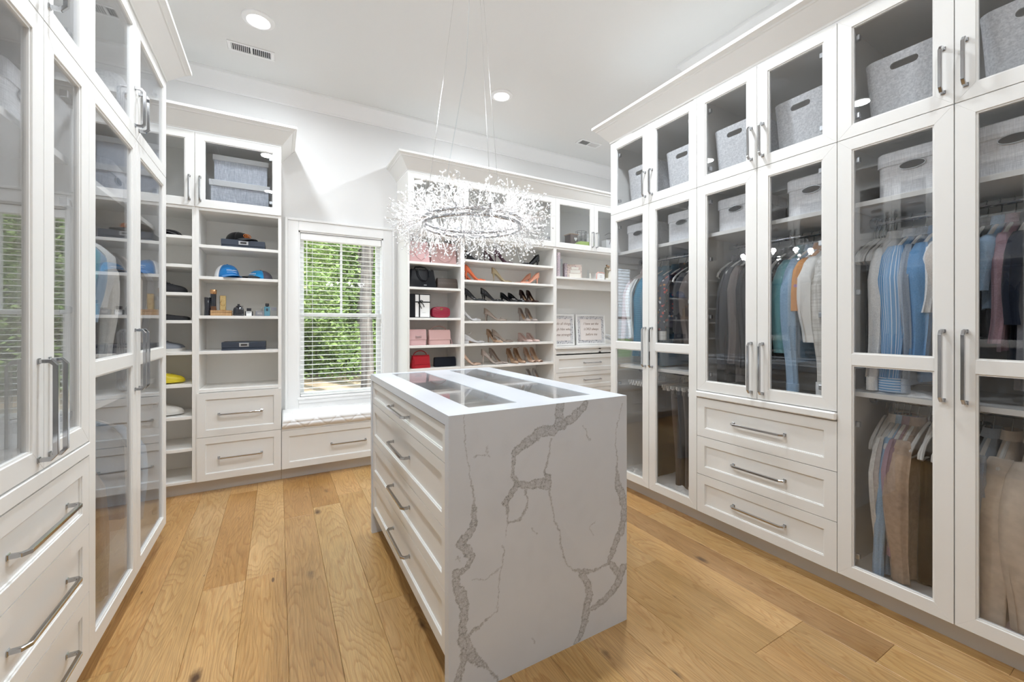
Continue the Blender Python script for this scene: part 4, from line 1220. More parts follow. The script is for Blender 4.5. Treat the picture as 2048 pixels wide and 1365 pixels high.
MB().tube([(0.014, 0, 0.040), (0.014, 0, 0.066)], 0.004, 8).build('sprayer', M['chrome'], t)
t = bottle('perfume_bottle', 'tall blue glass bottle with dark cap near the right end', -0.078)
MB().box(-0.020, 0.020, -0.013, 0.013, 0, 0.074).build('body', M['blueglass'], t, bevel=0.003)
MB().box(-0.006, 0.006, -0.014, -0.013, 0.040, 0.060).build('label_plate', M['navy'], t)
MB().box(-0.013, 0.013, -0.010, 0.010, 0.078, 0.100).box(-0.007, 0.007, -0.006, 0.006, 0.074, 0.078).build('cap', M['dkglass'], t, bevel=0.002)
t = bottle('perfume_bottle', 'clear glass bottle at the right end of the perfume shelf', -0.032)
MB().box(-0.020, 0.020, -0.014, 0.014, 0, 0.042).build('body', M['clear'], t, bevel=0.002)
MB().box(-0.019, 0.019, -0.013, 0.013, 0.044, 0.070).build('cap', M['greyglass'], t, bevel=0.002)

# ================================================================== SHOES
def shoe(loc, rz, label, mat, heel=0.085, open_=True, toe='point', orn=None, strap=None, insole=None, L=0.235, group='high heels on the shoe shelves', name='high_heel_shoe'):
    """heel end at -x, toe at +x, standing on z=0"""
    t = thing(name, label, 'shoe', loc, rz, group)
    insole = insole or M['insole']
    n = 18; m_ = 10
    def solez(s):
        if s > 0.66: return 0.004
        q = s / 0.66
        return 0.004 + heel * (0.5 + 0.5 * math.cos(PI * q ** 1.05))
    def halfw(s):
        base = 0.0185 + 0.0145 * math.exp(-((s - 0.70) / 0.22) ** 2) + 0.004 * math.exp(-((s - 0.1) / 0.12) ** 2)
        if s < 0.07: base *= 0.55 + 0.45 * math.sqrt(s / 0.07)
        if toe == 'point' and s > 0.72: base *= max(0.04, 1 - ((s - 0.72) / 0.28) ** 1.5)
        if toe == 'round' and s > 0.80: base *= max(0.05, math.sqrt(max(0, 1 - ((s - 0.80) / 0.20) ** 2)))
        return base
    def hgt(s):  # upper height above the sole
        if s < 0.62: return 0.050 * (1 - s / 0.62) ** 1.1 + 0.013
        return 0.013 + 0.013 * math.sin(min(1, (s - 0.62) / 0.16) * PI / 2) * (1 - (s - 0.62) / 0.38) ** 0.6
    vamp = 0.72
    rs = []
    for i in range(n + 1):
        s = i / n; x = -L / 2 + L * s; z0 = solez(s); w_ = halfw(s); h = hgt(s)
        c = min(1, max(0, (s - vamp) / 0.05))
        ring = []
        for j in range(m_ + 1):
            q = -1 + 2 * j / m_
            a = abs(q); sg = 1 if q >= 0 else -1
            if a < 0.35: y = w_ * a / 0.35 * sg; z = z0
            else:
                u = (a - 0.35) / 0.65
                yo = w_ * (1 + 0.05 * math.sin(PI * u)) * (1 - 0.10 * u * (1 - c)); zo = z0 + h * u
                yc = w_ * math.cos(PI / 2 * u); zc = z0 + h * math.sin(PI / 2 * u) ** 0.8
                y = sg * (yo * (1 - c) + yc * c); z = zo * (1 - c) + zc * c
            ring.append((x, y, z))
        rs.append(ring)
    if toe == 'peep': rs = rs[:-1]
    up = MB().rings(rs, toe != 'peep' and False, False, closed=False)
    # heel counter closes the back
    b = len(up.v); back = rs[0]
    up.f.append(tuple(range(m_ + 1))[::-1])
    o = up.build('upper', mat, t, smooth=60)
    sd = o.modifiers.new('t', 'SOLIDIFY'); sd.thickness = 0.0022; sd.offset = 0
    ins = []
    for i in range(1, 14):
        s = i / n; w_ = halfw(s) * 0.90
        ins.append([(-L / 2 + L * s, -w_, solez(s) + 0.003), (-L / 2 + L * s, w_, solez(s) + 0.003), (-L / 2 + L * s, w_, solez(s) + 0.005), (-L / 2 + L * s, -w_, solez(s) + 0.005)])
    MB().rings(ins).build('insole', insole, t, smooth=40)
    if heel > 0.03:
        hx = -L / 2 + 0.020
        MB().rings([[(hx + dx + r * math.cos(2 * PI * j / 8), r * math.sin(2 * PI * j / 8), z) for j in range(8)] for r, z, dx in ((0.0045, 0.0, 0.0), (0.0050, heel * 0.45, -0.001), (0.010, heel * 0.82, -0.001), (0.017, solez(0.08) + 0.003, 0.003))]).build('heel', mat, t, smooth=60)
    else:
        MB().box(-L / 2 + 0.002, -L / 2 + 0.05, -0.022, 0.022, 0, max(0.006, heel)).build('heel', mat, t, bevel=0.002)
    if orn:
        q = MB(); xx = -L / 2 + L * 0.78; zz = 0.026
        if orn == 'bow':
            q.ball((xx, 0, zz), 0.005)
            for sg in (-1, 1):
                q.tube([(xx, 0, zz), (xx - 0.012, sg * 0.012, zz + 0.010), (xx, sg * 0.024, zz + 0.007), (xx + 0.010, sg * 0.014, zz + 0.002), (xx, 0, zz)], 0.0028, 5)
        else:
            rg = random.Random(9)
            for k in range(14):
                q.ball((xx + rg.uniform(-0.022, 0.022), rg.uniform(-0.018, 0.018), zz - 0.002 + rg.uniform(0, 0.006)), 0.0036, nu=6, nv=4)
        q.build('ornament', M['sparkle'], t)
    if strap:
        q = MB()
        z1 = solez(0.1) + hgt(0.1) + 0.010
        if strap == 'ankle':
            q.tube([(-L / 2 + 0.045 + 0.035 * math.cos(2 * PI * i / 16), 0.026 * math.sin(2 * PI * i / 16), z1 + 0.012 * math.sin(2 * PI * i / 16 + 1)) for i in range(16)], 0.0022, 5, closed=True)
            q.tube([(-L / 2 + 0.004, 0, z1 - 0.02), (-L / 2 + 0.010, 0, z1 + 0.002)], 0.003, 5)
        else:
            q.tube([(-L / 2 + 0.11, 0.022, solez(0.48) + 0.02), (-L / 2 + 0.04, 0.024, z1 - 0.008), (-L / 2 + 0.0, 0, z1), (-L / 2 + 0.04, -0.024, z1 - 0.008), (-L / 2 + 0.11, -0.022, solez(0.48) + 0.02)], 0.0022, 5)
        q.build('strap', mat, t)
    return t
def leather(n, c, r=0.35, **k): return plain(n, c, rough=r, bump=0.03, bscale=300, **k)
M['insole'] = leather('tan_insole', (0.42, 0.28, 0.17), 0.6)
M['sparkle'] = plain('rhinestones', (0.82, 0.82, 0.84), rough=0.08, metal=0.9, bump=0.6, bscale=700)
LE = {'coral': leather('coral_leather', (0.72, 0.16, 0.06)), 'peach': leather('peach_leather', (0.80, 0.38, 0.26)), 'olive': leather('olive_gold_leather', (0.34, 0.27, 0.16), 0.3),
      'plum': leather('plum_leather', (0.055, 0.02, 0.035), 0.4), 'blk': leather('black_patent', (0.012, 0.013, 0.016), 0.18), 'silver': leather('silver_satin', (0.55, 0.54, 0.55), 0.3),
      'taupe': leather('taupe_suede', (0.30, 0.24, 0.20), 0.7), 'nude': leather('nude_leather', (0.62, 0.44, 0.34), 0.35), 'greige': leather('greige_leather', (0.40, 0.34, 0.31), 0.4),
      'blush': leather('blush_leather', (0.66, 0.50, 0.46), 0.35), 'dkbrown': leather('dark_brown_leather', (0.045, 0.022, 0.018), 0.3), 'tan': leather('tan_leather', (0.45, 0.30, 0.20), 0.5)}
F = -PI / 2   # toe towards the room
def pair(z, spec):
    for x, y, rz, label, k, kw in spec:
        shoe((x, y, z), rz, label, LE[k], **kw)
Y1 = 3.84; Y2 = 3.93
pair(1.889, [(1.715, Y1, 0.0, 'black sling-back heel at the left of the top shoe shelf', 'blk', dict(strap='sling', heel=0.06)),
             (1.745, Y2 + 0.02, 0.0, 'black sling-back heel behind its mate, top shoe shelf', 'blk', dict(strap='sling', heel=0.06)),
             (2.075, Y1, 0.0, 'dark plum pump, front one of its pair, top shoe shelf', 'plum', dict(heel=0.095)),
             (2.010, Y2 + 0.03, 0.0, 'dark plum pump, rear one of its pair, top shoe shelf', 'plum', dict(heel=0.095)),
             (2.405, Y1, PI + 0.1, 'black wedge pump with bow, front one, right of the top shoe shelf', 'blk', dict(heel=0.07, orn='bow')),
             (2.470, Y2, PI + 0.1, 'black wedge pump with bow, rear one, right of the top shoe shelf', 'blk', dict(heel=0.07, orn='bow'))])
pair(1.688, [(1.745, Y1, 0.0, 'coral orange pump, front one of the pair', 'coral', dict(heel=0.095)),
             (1.72, Y2 + 0.02, 0.0, 'coral orange pump half hidden behind its mate', 'coral', dict(heel=0.095)),
             (2.055, Y1, 0.0, 'single olive-gold pump with clear toe, on the second shoe shelf', 'olive', dict(heel=0.085)),
             (2.400, Y1, PI, 'peach pump pointing left, front one of the pair', 'peach', dict(heel=0.07)),
             (2.360, Y2 + 0.02, PI, 'peach pump pointing left, rear one of the pair', 'peach', dict(heel=0.07))])
pair(1.484, [(1.725, Y1, -0.25, 'black pump with tan lining, leftmost on the third shoe shelf', 'blk', dict(heel=0.075)),
             (1.805, Y2 + 0.03, -0.25, 'black pump with tan lining, second from left on the third shoe shelf', 'blk', dict(heel=0.075)),
             (1.935, Y1, -0.25, 'black pump with tan lining, third from left on the third shoe shelf', 'blk', dict(heel=0.075)),
             (2.015, Y2 + 0.03, -0.25, 'black pump with tan lining, behind the third on its shelf', 'blk', dict(heel=0.075)),
             (2.150, Y1 + 0.02, F + 0.35, 'black bow sandal, left one of the pair on the third shoe shelf', 'blk', dict(heel=0.045, orn='bow', toe='round')),
             (2.245, Y1 + 0.02, F + 0.35, 'black bow sandal, right one of the pair on the third shoe shelf', 'blk', dict(heel=0.045, orn='bow', toe='round')),
             (2.365, Y1 + 0.03, F, 'dark brown pump facing out, left one of the pair', 'dkbrown', dict(heel=0.085, toe='round')),
             (2.455, Y1 + 0.03, F, 'dark brown pump facing out, right one of the pair', 'dkbrown', dict(heel=0.085, toe='round'))])
pair(1.281, [(1.685, Y1, -0.1, 'silver satin pump with rhinestones at the left, fourth shoe shelf', 'silver', dict(heel=0.085, orn='gem')),
             (1.975, Y1, -0.35, 'grey satin pump with crystal bow, front one, fourth shoe shelf', 'taupe', dict(heel=0.07, orn='bow')),
             (2.035, Y2 + 0.01, -0.35, 'grey satin pump with crystal bow, rear one, fourth shoe shelf', 'taupe', dict(heel=0.07, orn='bow')),
             (2.350, Y1 + 0.03, F, 'champagne pump with jewelled toe, left one facing out', 'greige', dict(heel=0.085, orn='gem', toe='round')),
             (2.440, Y1 + 0.03, F, 'champagne pump with jewelled toe, right one facing out', 'greige', dict(heel=0.085, orn='gem', toe='round'))])
pair(1.055, [(1.735, Y1, 0.0, 'glittery ankle-strap flat, front one, fifth shoe shelf', 'silver', dict(heel=0.03, strap='ankle', orn='gem')),
             (1.690, Y2 + 0.02, 0.0, 'glittery ankle-strap flat, rear one, fifth shoe shelf', 'tan', dict(heel=0.03, strap='ankle')),
             (1.985, Y1 + 0.03, F + 0.3, 'taupe heel with crystal toe facing out, fifth shoe shelf', 'tan', dict(heel=0.075, orn='bow')),
             (2.075, Y1 + 0.02, -0.2, 'taupe pump with crystal toe pointing right, fifth shoe shelf', 'taupe', dict(heel=0.075, orn='gem')),
             (2.365, Y1 + 0.03, F + 0.15, 'blush sling-back flat, left one facing out', 'blush', dict(heel=0.03, strap='sling', toe='round')),
             (2.465, Y1 + 0.03, F + 0.05, 'blush sling-back flat, right one facing out', 'blush', dict(heel=0.03, strap='sling', toe='round'))])
pair(0.831, [(1.690, Y1, -0.05, 'nude pump partly hidden by the left upright, sixth shoe shelf', 'nude', dict(heel=0.09)),
             (1.935, Y1 - 0.01, -0.15, 'greige high pump in profile, sixth shoe shelf', 'greige', dict(heel=0.095)),
             (2.045, Y2 - 0.03, F + 0.5, 'greige high pump turned outward beside its mate', 'greige', dict(heel=0.095)),
             (2.200, Y1 + 0.03, F, 'tan wrap sandal facing out, left one', 'tan', dict(heel=0.085, strap='ankle', toe='round')),
             (2.290, Y1 + 0.03, F, 'tan wrap sandal facing out, right one', 'tan', dict(heel=0.085, strap='ankle', toe='round')),
             (2.420, Y1 + 0.03, F, 'nude peep-toe pump facing out, left one', 'nude', dict(heel=0.09, toe='peep')),
             (2.505, Y1 + 0.03, F, 'nude peep-toe pump facing out, right one', 'nude', dict(heel=0.09, toe='peep'))])
pair(0.611, [(2.43, Y1, F, 'silver sandal low on the shelf behind the island, left one', 'silver', dict(heel=0.07, strap='ankle')),
             (2.52, Y1, F, 'silver sandal low on the shelf behind the island, right one', 'silver', dict(heel=0.07, strap='ankle'))])
# trainers and flat shoes on the narrow left shelves
LE['trainer'] = leather('black_knit', (0.02, 0.02, 0.024), 0.7); LE['yel'] = leather('yellow_leather', (0.75, 0.60, 0.03), 0.4); LE['wht'] = leather('white_leather', (0.74, 0.72, 0.68), 0.4); LE['gr'] = leather('grey_knit', (0.25, 0.27, 0.31), 0.7)
GT = 'mens shoes on the narrow left shelves'
def trainer(loc, rz, label, k, cleats=False, flat=False):
    t = thing('trainer', label, 'shoe', loc, rz, GT)
    L = 0.28; rs = []
    for i in range(25):
        s = i / 24; x = -L / 2 + L * s
        w_ = 0.034 + 0.012 * math.exp(-((s - 0.7) / 0.25) ** 2)
        if s < 0.08: w_ *= 0.6 + 0.4 * s / 0.08
        if s > 0.85: w_ *= math.sqrt(max(0.03, 1 - ((s - 0.85) / 0.15) ** 2))
        pts_h = [(0, 0.062), (0.08, 0.072), (0.2, 0.058), (0.32, 0.072), (0.40, 0.078), (0.55, 0.060), (0.72, 0.042), (0.86, 0.034), (0.95, 0.024), (1.0, 0.008)]
        for (sa, ha), (sb, hb) in zip(pts_h[:-1], pts_h[1:]):
            if sa <= s <= sb: h = ha + (hb - ha) * (s - sa) / (sb - sa); break
        if flat: h *= 0.42
        rs.append([(x, w_ * math.cos(PI * j / 10) * (1 if j not in (0, 10) else 1), 0.020 + (h) * math.sin(PI * j / 10) ** 0.7) for j in range(11)])
    MB().rings(rs).build('upper', LE[k], t, smooth=60)
    so = []
    for i in range(25):
        s = i / 24; x = -L / 2 + L * s * 1.01
        w_ = 0.037 + 0.012 * math.exp(-((s - 0.7) / 0.25) ** 2)
        if s < 0.08: w_ *= 0.65 + 0.35 * s / 0.08
        if s > 0.85: w_ *= math.sqrt(max(0.05, 1 - ((s - 0.85) / 0.15) ** 2))
        so.append([(x, -w_, 0.004 if cleats else 0), (x, w_, 0.004 if cleats else 0), (x, w_, 0.022), (x, -w_, 0.022)])
    MB().rings(so).build('sole', LE['wht' if k in ('gr', 'wht') else ('tan' if k == 'gr' else k)], t, smooth=50)
    if not flat:
        l = MB()
        for i in range(5):
            xx = -0.02 + i * 0.018; zz = 0.100 - i * 0.0085
            l.tube([(xx, -0.018, zz - 0.008), (xx + 0.004, 0, zz), (xx, 0.018, zz - 0.008)], 0.0022, 4)
        l.build('laces', LE['wht'] if k == 'yel' else LE[k], t)
    if cleats:
        c = MB()
        for xx in (-0.11, -0.08, 0.02, 0.05, 0.08):
            for yy in (-0.025, 0.025): c.tube([(xx, yy, 0.006), (xx, yy, -0.0)], 0.005, 6)
        c.build('studs', LE[k], t)
    return t
trainer((-0.73, 3.85, 1.478), 0.15, 'black lace-up trainer on the third narrow shelf', 'trainer')
trainer((-0.80, 3.97, 1.478), 0.15, 'second black lace-up trainer, behind on the third narrow shelf', 'trainer')
trainer((-0.73, 3.84, 1.277), 0.1, 'black flat sandal on the fourth narrow shelf', 'trainer', flat=True)
trainer((-0.73, 3.96, 1.277), 0.1, 'second black flat sandal, behind on the fourth narrow shelf', 'trainer', flat=True)
trainer((-0.76, 3.84, 1.049), 0.05, 'grey and white trainer with tan sole on the fifth narrow shelf', 'gr')
trainer((-0.76, 3.97, 1.049), 0.05, 'second grey and white trainer on the fifth narrow shelf', 'gr')
trainer((-0.745, 3.85, 0.819), 0.2, 'bright yellow football boot on the sixth narrow shelf', 'yel', cleats=True)
trainer((-0.80, 3.98, 0.819), 0.2, 'second yellow football boot on the sixth narrow shelf', 'yel', cleats=True)
trainer((-0.75, 3.85, 0.587), 0.1, 'white football boot with studs on the seventh narrow shelf', 'wht', cleats=True)
trainer((-0.80, 3.98, 0.587), 0.1, 'second white football boot on the seventh narrow shelf', 'wht', cleats=True)

# ================================================================== BAGS
def L_(n, c, **k): return leather(n, c, **k)
BG = {'pink': leather('pink_leather', (0.66, 0.42, 0.42), 0.45), 'rose': leather('rose_suede', (0.45, 0.285, 0.27), 0.6), 'dusty': leather('dusty_pink_leather', (0.66, 0.42, 0.40), 0.45),
      'red': leather('red_leather', (0.42, 0.008, 0.02), 0.3), 'crimson': leather('raspberry_leather', (0.34, 0.015, 0.045), 0.4), 'navy': leather('midnight_leather', (0.005, 0.007, 0.014), 0.6, spec=0.25)}
def bag(name, label, loc, W, H, Dp, mat, rz=0, taper=0.9, flap=0, handle=0, hmat=None, lean=0, rad=0.012, group='handbags on the left of the back shelves'):
    t = thing(name, label, 'bag', loc, rz, group)
    rs = []
    for z, k in ((0, 0.96), (0.008, 1.0), (H * 0.5, (1 + taper) / 2), (H - 0.008, taper), (H, taper * 0.96)):
        dk = 1.0 if z < H * 0.2 else (0.85 if z < H * 0.7 else 0.6)
        rs.append([(x, y, z) for x, y in rrect(W * k, Dp * dk, rad, 3)])
    MB().rings(rs).build('body', mat, t, smooth=40)
    if flap:
        zf = H * (1 - flap)
        fl = []
        for z, y in ((H + 0.002, Dp * 0.25), (H + 0.004, -Dp * 0.22), (H * 0.9, -Dp * 0.40), (zf, -Dp * 0.5 - 0.003)):
            fl.append([(-W * taper / 2 - 0.002, y, z), (W * taper / 2 + 0.002, y, z), (W * taper / 2 + 0.002, y + 0.004, z - 0.003), (-W * taper / 2 - 0.002, y + 0.004, z - 0.003)])
        MB().rings(fl).build('flap', mat, t, bevel=0.0)
    if handle:
        hm = hmat or mat
        pts = [(W * 0.36 * math.cos(PI * i / 12) , 0, H - 0.006 + handle * math.sin(PI * i / 12)) for i in range(13)]
        MB().tube(pts, 0.0045, 6).build('handle', hm, t, smooth=60)
    return t
t = bag('tote_bag', 'pale pink tote bag at the left of the top bag shelf', (1.157, 3.86, 1.830), 0.20, 0.20, 0.13, BG['pink'], handle=0.0)
MB().tube([(-0.07, -0.067, 0.19), (-0.066, -0.072, 0.10), (-0.03, -0.074, 0.045), (0.01, -0.074, 0.02), (0.05, -0.070, 0.05), (0.07, -0.067, 0.17)], 0.004, 6).build('handle', BG['rose'], t, smooth=60)
t = bag('tote_bag', 'larger rose suede tote bag beside the pale pink one', (1.400, 3.87, 1.830), 0.26, 0.21, 0.14, BG['rose'], taper=1.0)
MB().tube([(-0.08, -0.072, 0.20), (-0.085, -0.078, 0.10), (-0.05, -0.08, 0.04), (0.0, -0.08, 0.018), (0.05, -0.08, 0.04), (0.085, -0.078, 0.10), (0.08, -0.072, 0.20)], 0.0045, 6).build('handle', BG['rose'], t, smooth=60)
t = bag('handbag', 'large black leather handbag with looped handles', (1.190, 3.86, 1.595), 0.265, 0.175, 0.13, M['black'], taper=0.84)
MB().tube([(-0.055, -0.062, 0.172), (-0.050, -0.070, 0.12), (-0.02, -0.074, 0.075), (0.02, -0.074, 0.066), (0.055, -0.070, 0.10), (0.062, -0.062, 0.165)], 0.006, 8).build('handle', M['black'], t, smooth=60)
MB().tube([(-0.07, 0.03, 0.17), (-0.05, 0.035, 0.20), (0, 0.035, 0.205), (0.05, 0.035, 0.20), (0.07, 0.03, 0.17)], 0.006, 8).build('handle', M['black'], t, smooth=60)
MB().box(0.005, 0.032, -0.0665, -0.0645, 0.020, 0.028).build('name_plate', M['steel'], t, bevel=0.001)
for x in (-0.055, 0.062):
    MB().tube([(x + 0.008 * math.cos(2 * PI * i / 10), -0.058, 0.165 + 0.011 * math.sin(2 * PI * i / 10)) for i in range(10)], 0.002, 5, closed=True).build('buckle', M['steel'], t)
t = bag('cosmetic_case', 'brown checked canvas zip case beside the black handbag', (1.440, 3.85, 1.595), 0.215, 0.100, 0.09, M['mono'], taper=0.96)
MB().box(-0.10, 0.10, -0.004, 0.004, 0.099, 0.104).build('zip', LE['dkbrown'], t)
# gift box
t = thing('gift_box', 'upright white gift box with black edges and a black ribbon bow', 'box', (1.158, 3.85, 1.310), 0)
MB().box(-0.098, 0.098, -0.058, 0.06, 0, 0.222).build('body', M['black'], t, bevel=0.0015)
MB().box(-0.046, 0.092, -0.0605, -0.058, 0.006, 0.215).build('face', M['white'], t)
rb = MB().box(-0.013, -0.002, -0.0625, -0.0605, 0.004, 0.217).box(-0.046, 0.094, -0.0625, -0.0605, 0.142, 0.152)
rb.build('ribbon', M['black'], t)
q = MB()
q.tube([(-0.008, -0.066, 0.147), (0.004, -0.072, 0.163), (0.022, -0.070, 0.158), (0.014, -0.068, 0.150), (-0.008, -0.066, 0.147), (-0.022, -0.07, 0.140), (-0.020, -0.068, 0.132), (-0.008, -0.066, 0.147)], 0.004, 5)
q.tube([(-0.006, -0.066, 0.147), (0.026, -0.068, 0.128), (0.036, -0.067, 0.100)], 0.0035, 5).tube([(-0.008, -0.066, 0.147), (-0.004, -0.068, 0.115), (0.012, -0.067, 0.085)], 0.0035, 5)
q.build('bow', M['black'], t)
def text(par, body, size, loc, rot, mat, ext=0.0006, name='lettering', shear=0.0, align='CENTER'):
    cu = D.curves.new(name, 'FONT'); cu.body = body; cu.size = size; cu.extrude = ext; cu.shear = shear; cu.align_x = align
    cu.resolution_u = 3
    o = D.objects.new(name, cu); COL.objects.link(o); o.parent = par; o.location = loc; o.rotation_euler = rot
    cu.materials.append(mat)
    me = D.meshes.new_from_object(o.evaluated_get(bpy.context.evaluated_depsgraph_get()))
    mo = D.objects.new(name, me); COL.objects.link(mo); mo.parent = par; mo.location = loc; mo.rotation_euler = rot; mo['kind'] = 'stuff'
    D.objects.remove(o); return mo
M['greyprint'] = plain('grey_print', (0.45, 0.45, 0.45), rough=0.6)
text(t, 'GUCCI', 0.0095, (0.036, -0.0607, 0.044), (PI / 2, 0, 0), M['greyprint'])
# red chevron camera bag
t = thing('crossbody_bag', 'raspberry quilted chevron bag with gold emblem, beside the gift box', 'bag', (1.375, 3.85, 1.310), 0, 'handbags on the left of the back shelves')
def squircle(w_, h, n=28, p=0.62):
    return [(w_ / 2 * math.copysign(abs(math.cos(2 * PI * i / n)) ** p, math.cos(2 * PI * i / n)), h / 2 + h / 2 * math.copysign(abs(math.sin(2 * PI * i / n)) ** p, math.sin(2 * PI * i / n))) for i in range(n)]
def sq_at(k, y): return [(x * k, y, 0.054 + (z - 0.054) * k) for x, z in squircle(0.188, 0.108)]
MB().rings([sq_at(0.88, -0.036), sq_at(0.97, -0.031), sq_at(1.0, -0.022), sq_at(1.0, 0.022), sq_at(0.9, 0.034)]).build('body', BG['crimson'], t, smooth=50)
q = MB()
for k in range(5):
    zb = 0.014 + k * 0.018
    ww = 0.080 if 0 < k < 4 else 0.066
    q.tube([(-ww, -0.0372, zb + 0.012), (-ww * 0.5, -0.0375, zb - 0.003), (0, -0.0378, zb + 0.014), (ww * 0.5, -0.0375, zb - 0.003), (ww, -0.0372, zb + 0.012)], 0.0016, 5)
q.build('quilting', BG['crimson'], t)
g = MB()
for sg in (-1, 1):
    g.tube([(sg * 0.004 + sg * -0.0 + 0.009 * math.cos(a_) , -0.040, 0.084 + 0.009 * math.sin(a_)) for a_ in [(0.6 + 5.0 * i / 12) + (0 if sg > 0 else PI) for i in range(13)]], 0.0017, 6)
    g.tube([(sg * 0.004, -0.040, 0.083), (sg * 0.004 + 0.006 * sg, -0.040, 0.083)], 0.0015, 5)
g.build('emblem', M['gold'], t)
MB().tube([(-0.092, 0.0, 0.075), (-0.104, -0.012, 0.065), (-0.108, -0.02, 0.045), (-0.100, -0.02, 0.022), (-0.090, -0.01, 0.012)], 0.003, 5).build('strap', BG['crimson'], t)
t = bag('handbag', 'small light pink flap bag with silver clasp', (1.143, 3.85, 1.050), 0.165, 0.145, 0.085, BG['pink'], taper=0.97, flap=0.62)
MB().tube([(-0.026, -0.049, 0.072), (-0.028, -0.050, 0.086), (0.0, -0.050, 0.080), (0.028, -0.050, 0.087), (0.03, -0.050, 0.074), (0, -0.050, 0.072)], 0.002, 5, closed=True).build('clasp', M['chrome'], t)
t = bag('handbag', 'larger dusty pink flap bag with arched handle', (1.362, 3.86, 1.050), 0.215, 0.140, 0.09, BG['dusty'], taper=0.98, flap=0.65, handle=0.045, hmat=BG['rose'])
MB().tube([(0.108, 0, 0.12), (0.12, -0.01, 0.06), (0.135, -0.02, 0.008), (0.115, -0.03, 0.004)], 0.003, 5).build('strap', BG['pink'], t)
t = bag('handbag', 'bright red handbag with tassel and arched handle', (1.175, 3.85, 0.833), 0.185, 0.118, 0.085, BG['red'], taper=0.86, flap=0.7, handle=0.050, hmat=BG['red'], rz=0.06)
q = MB()
for i in range(6): q.tube([(-0.088 + i * 0.003, -0.045, 0.085), (-0.090 + i * 0.004, -0.052, 0.02)], 0.0016, 4)
q.build('tassel', BG['red'], t)
t = bag('clutch', 'midnight navy clutch leaning at the right of the lowest visible bag shelf', (1.425, 3.86, 0.833), 0.225, 0.092, 0.05, BG['navy'], taper=1.0)

# ================================================================== VANITY ITEMS
vz = 2.106 + 0.0
t = thing('heart_lantern', 'brown metal lantern with a heart cut-out, behind the back cabinet glass', 'lantern', (3.04, 3.93, vz))
M['brownmetal'] = plain('brown_metal', (0.11, 0.075, 0.06), rough=0.45, metal=0.3)
MB().rings([[(x, y, z) for x, y in rrect(w_, w_, 0.02, 4)] for w_, z in ((0.12, 0), (0.12, 0.20), (0.105, 0.215))]).build('body', M['brownmetal'], t, smooth=40)
MB().box(-0.064, 0.064, -0.064, 0.064, 0.200, 0.212).build('rim', LE['tan'], t, bevel=0.004)
hp = [(0.022 * math.sin(a_) ** 3 * 1.0, 0.15 + 0.0016 * (13 * math.cos(a_) - 5 * math.cos(2 * a_) - 2 * math.cos(3 * a_) - math.cos(4 * a_))) for a_ in [2 * PI * i / 24 for i in range(24)]]
MB().prism([(x + 0.02, z) for x, z in hp], -0.0615, -0.0600).build('heart', M['white'], t)
t = thing('wire_basket', 'black wire basket next to the heart lantern', 'basket', (3.185, 3.92, vz))
q = MB()
for z in (0.01, 0.10, 0.20): q.tube([(0.065 * math.cos(2 * PI * i / 16) * (1 if z < 0.15 else 1.1), 0.05 * math.sin(2 * PI * i / 16), z + 0.06) for i in range(16)], 0.002, 4, closed=True)
for i in range(8): q.tube([(0.065 * math.cos(2 * PI * i / 8), 0.05 * math.sin(2 * PI * i / 8), 0.0), (0.07 * math.cos(2 * PI * i / 8 + 0.3), 0.055 * math.sin(2 * PI * i / 8 + 0.3), 0.26)], 0.0018, 4)
q.build('wires', M['dark'], t)
t = thing('folded_scarf', 'lime green folded scarf lying in front of the heart lantern', 'scarf', (3.13, 3.80, vz))
M['green'] = cloth('lime_cloth', (0.42, 0.58, 0.12))
MB().rings([[(x + 0.01 * math.sin(z * 300), y, z) for x, y in rrect(w_, 0.09, 0.03, 4)] for w_, z in ((0.26, 0.0), (0.29, 0.03), (0.27, 0.07), (0.25, 0.085), (0.18, 0.105))]).build('folds', M['green'], t, smooth=60)
flat_box('keepsake_box', (3.36, 3.98, vz), 0.20, 0.14, 0.24, M['white'], M['white'], 'tall white keepsake box at the back of the cabinet', over=0.003)
t = thing('gift_bag', 'white paper gift bag with black cord handles, behind the right cabinet glass', 'bag', (3.585, 3.86, vz + 0.045))
MB().rings([[(x, y, z) for x, y in rrect(w_, d_, 0.003, 2)] for w_, d_, z in ((0.18, 0.08, 0), (0.19, 0.08, 0.13))]).build('body', M['white'], t)
MB().tube([(-0.04, -0.042, 0.08), (-0.036, -0.05, 0.125), (0.0, -0.052, 0.135), (0.04, -0.05, 0.13)], 0.003, 5).build('cord', M['dark'], t)
MB().tube([(-0.06, 0.02, 0.20), (0.0, 0.01, 0.235), (0.05, 0.0, 0.21), (0.03, 0.0, 0.17), (-0.05, 0.0, 0.155)], 0.0025, 5).build('cord', M['dark'], t)
t = thing('slate_box', 'dark grey flat box under the white gift bag', 'box', (3.585, 3.86, vz))
MB().box(-0.11, 0.11, -0.075, 0.075, 0, 0.030).build('body', M['greyglass'], t, bevel=0.002)
MB().box(-0.112, 0.112, -0.077, 0.077, 0.030, 0.044).build('lid', M['greyglass'], t, bevel=0.002)
sz = 1.783
M['floral'] = mk_floral('floral_cover', (0.66, 0.55, 0.50), [(0.45, 0.22, 0.25), (0.20, 0.16, 0.18), (0.75, 0.62, 0.45)], 70, 0.30)
M['floral_spine'] = mk_floral('mauve_spine', (0.45, 0.38, 0.42), [(0.72, 0.62, 0.62), (0.80, 0.68, 0.55)], 60, 0.26)
t = thing('photo_album', 'tall album with a mauve floral spine at the left end of the vanity shelf', 'book', (2.735, 3.87, sz))
MB().box(-0.022, 0.022, -0.11, 0.11, 0, 0.27).build('cover', M['floral_spine'], t, bevel=0.003); MB().box(-0.018, 0.018, -0.105, 0.113, 0.003, 0.272).build('pages', M['cream'], t)
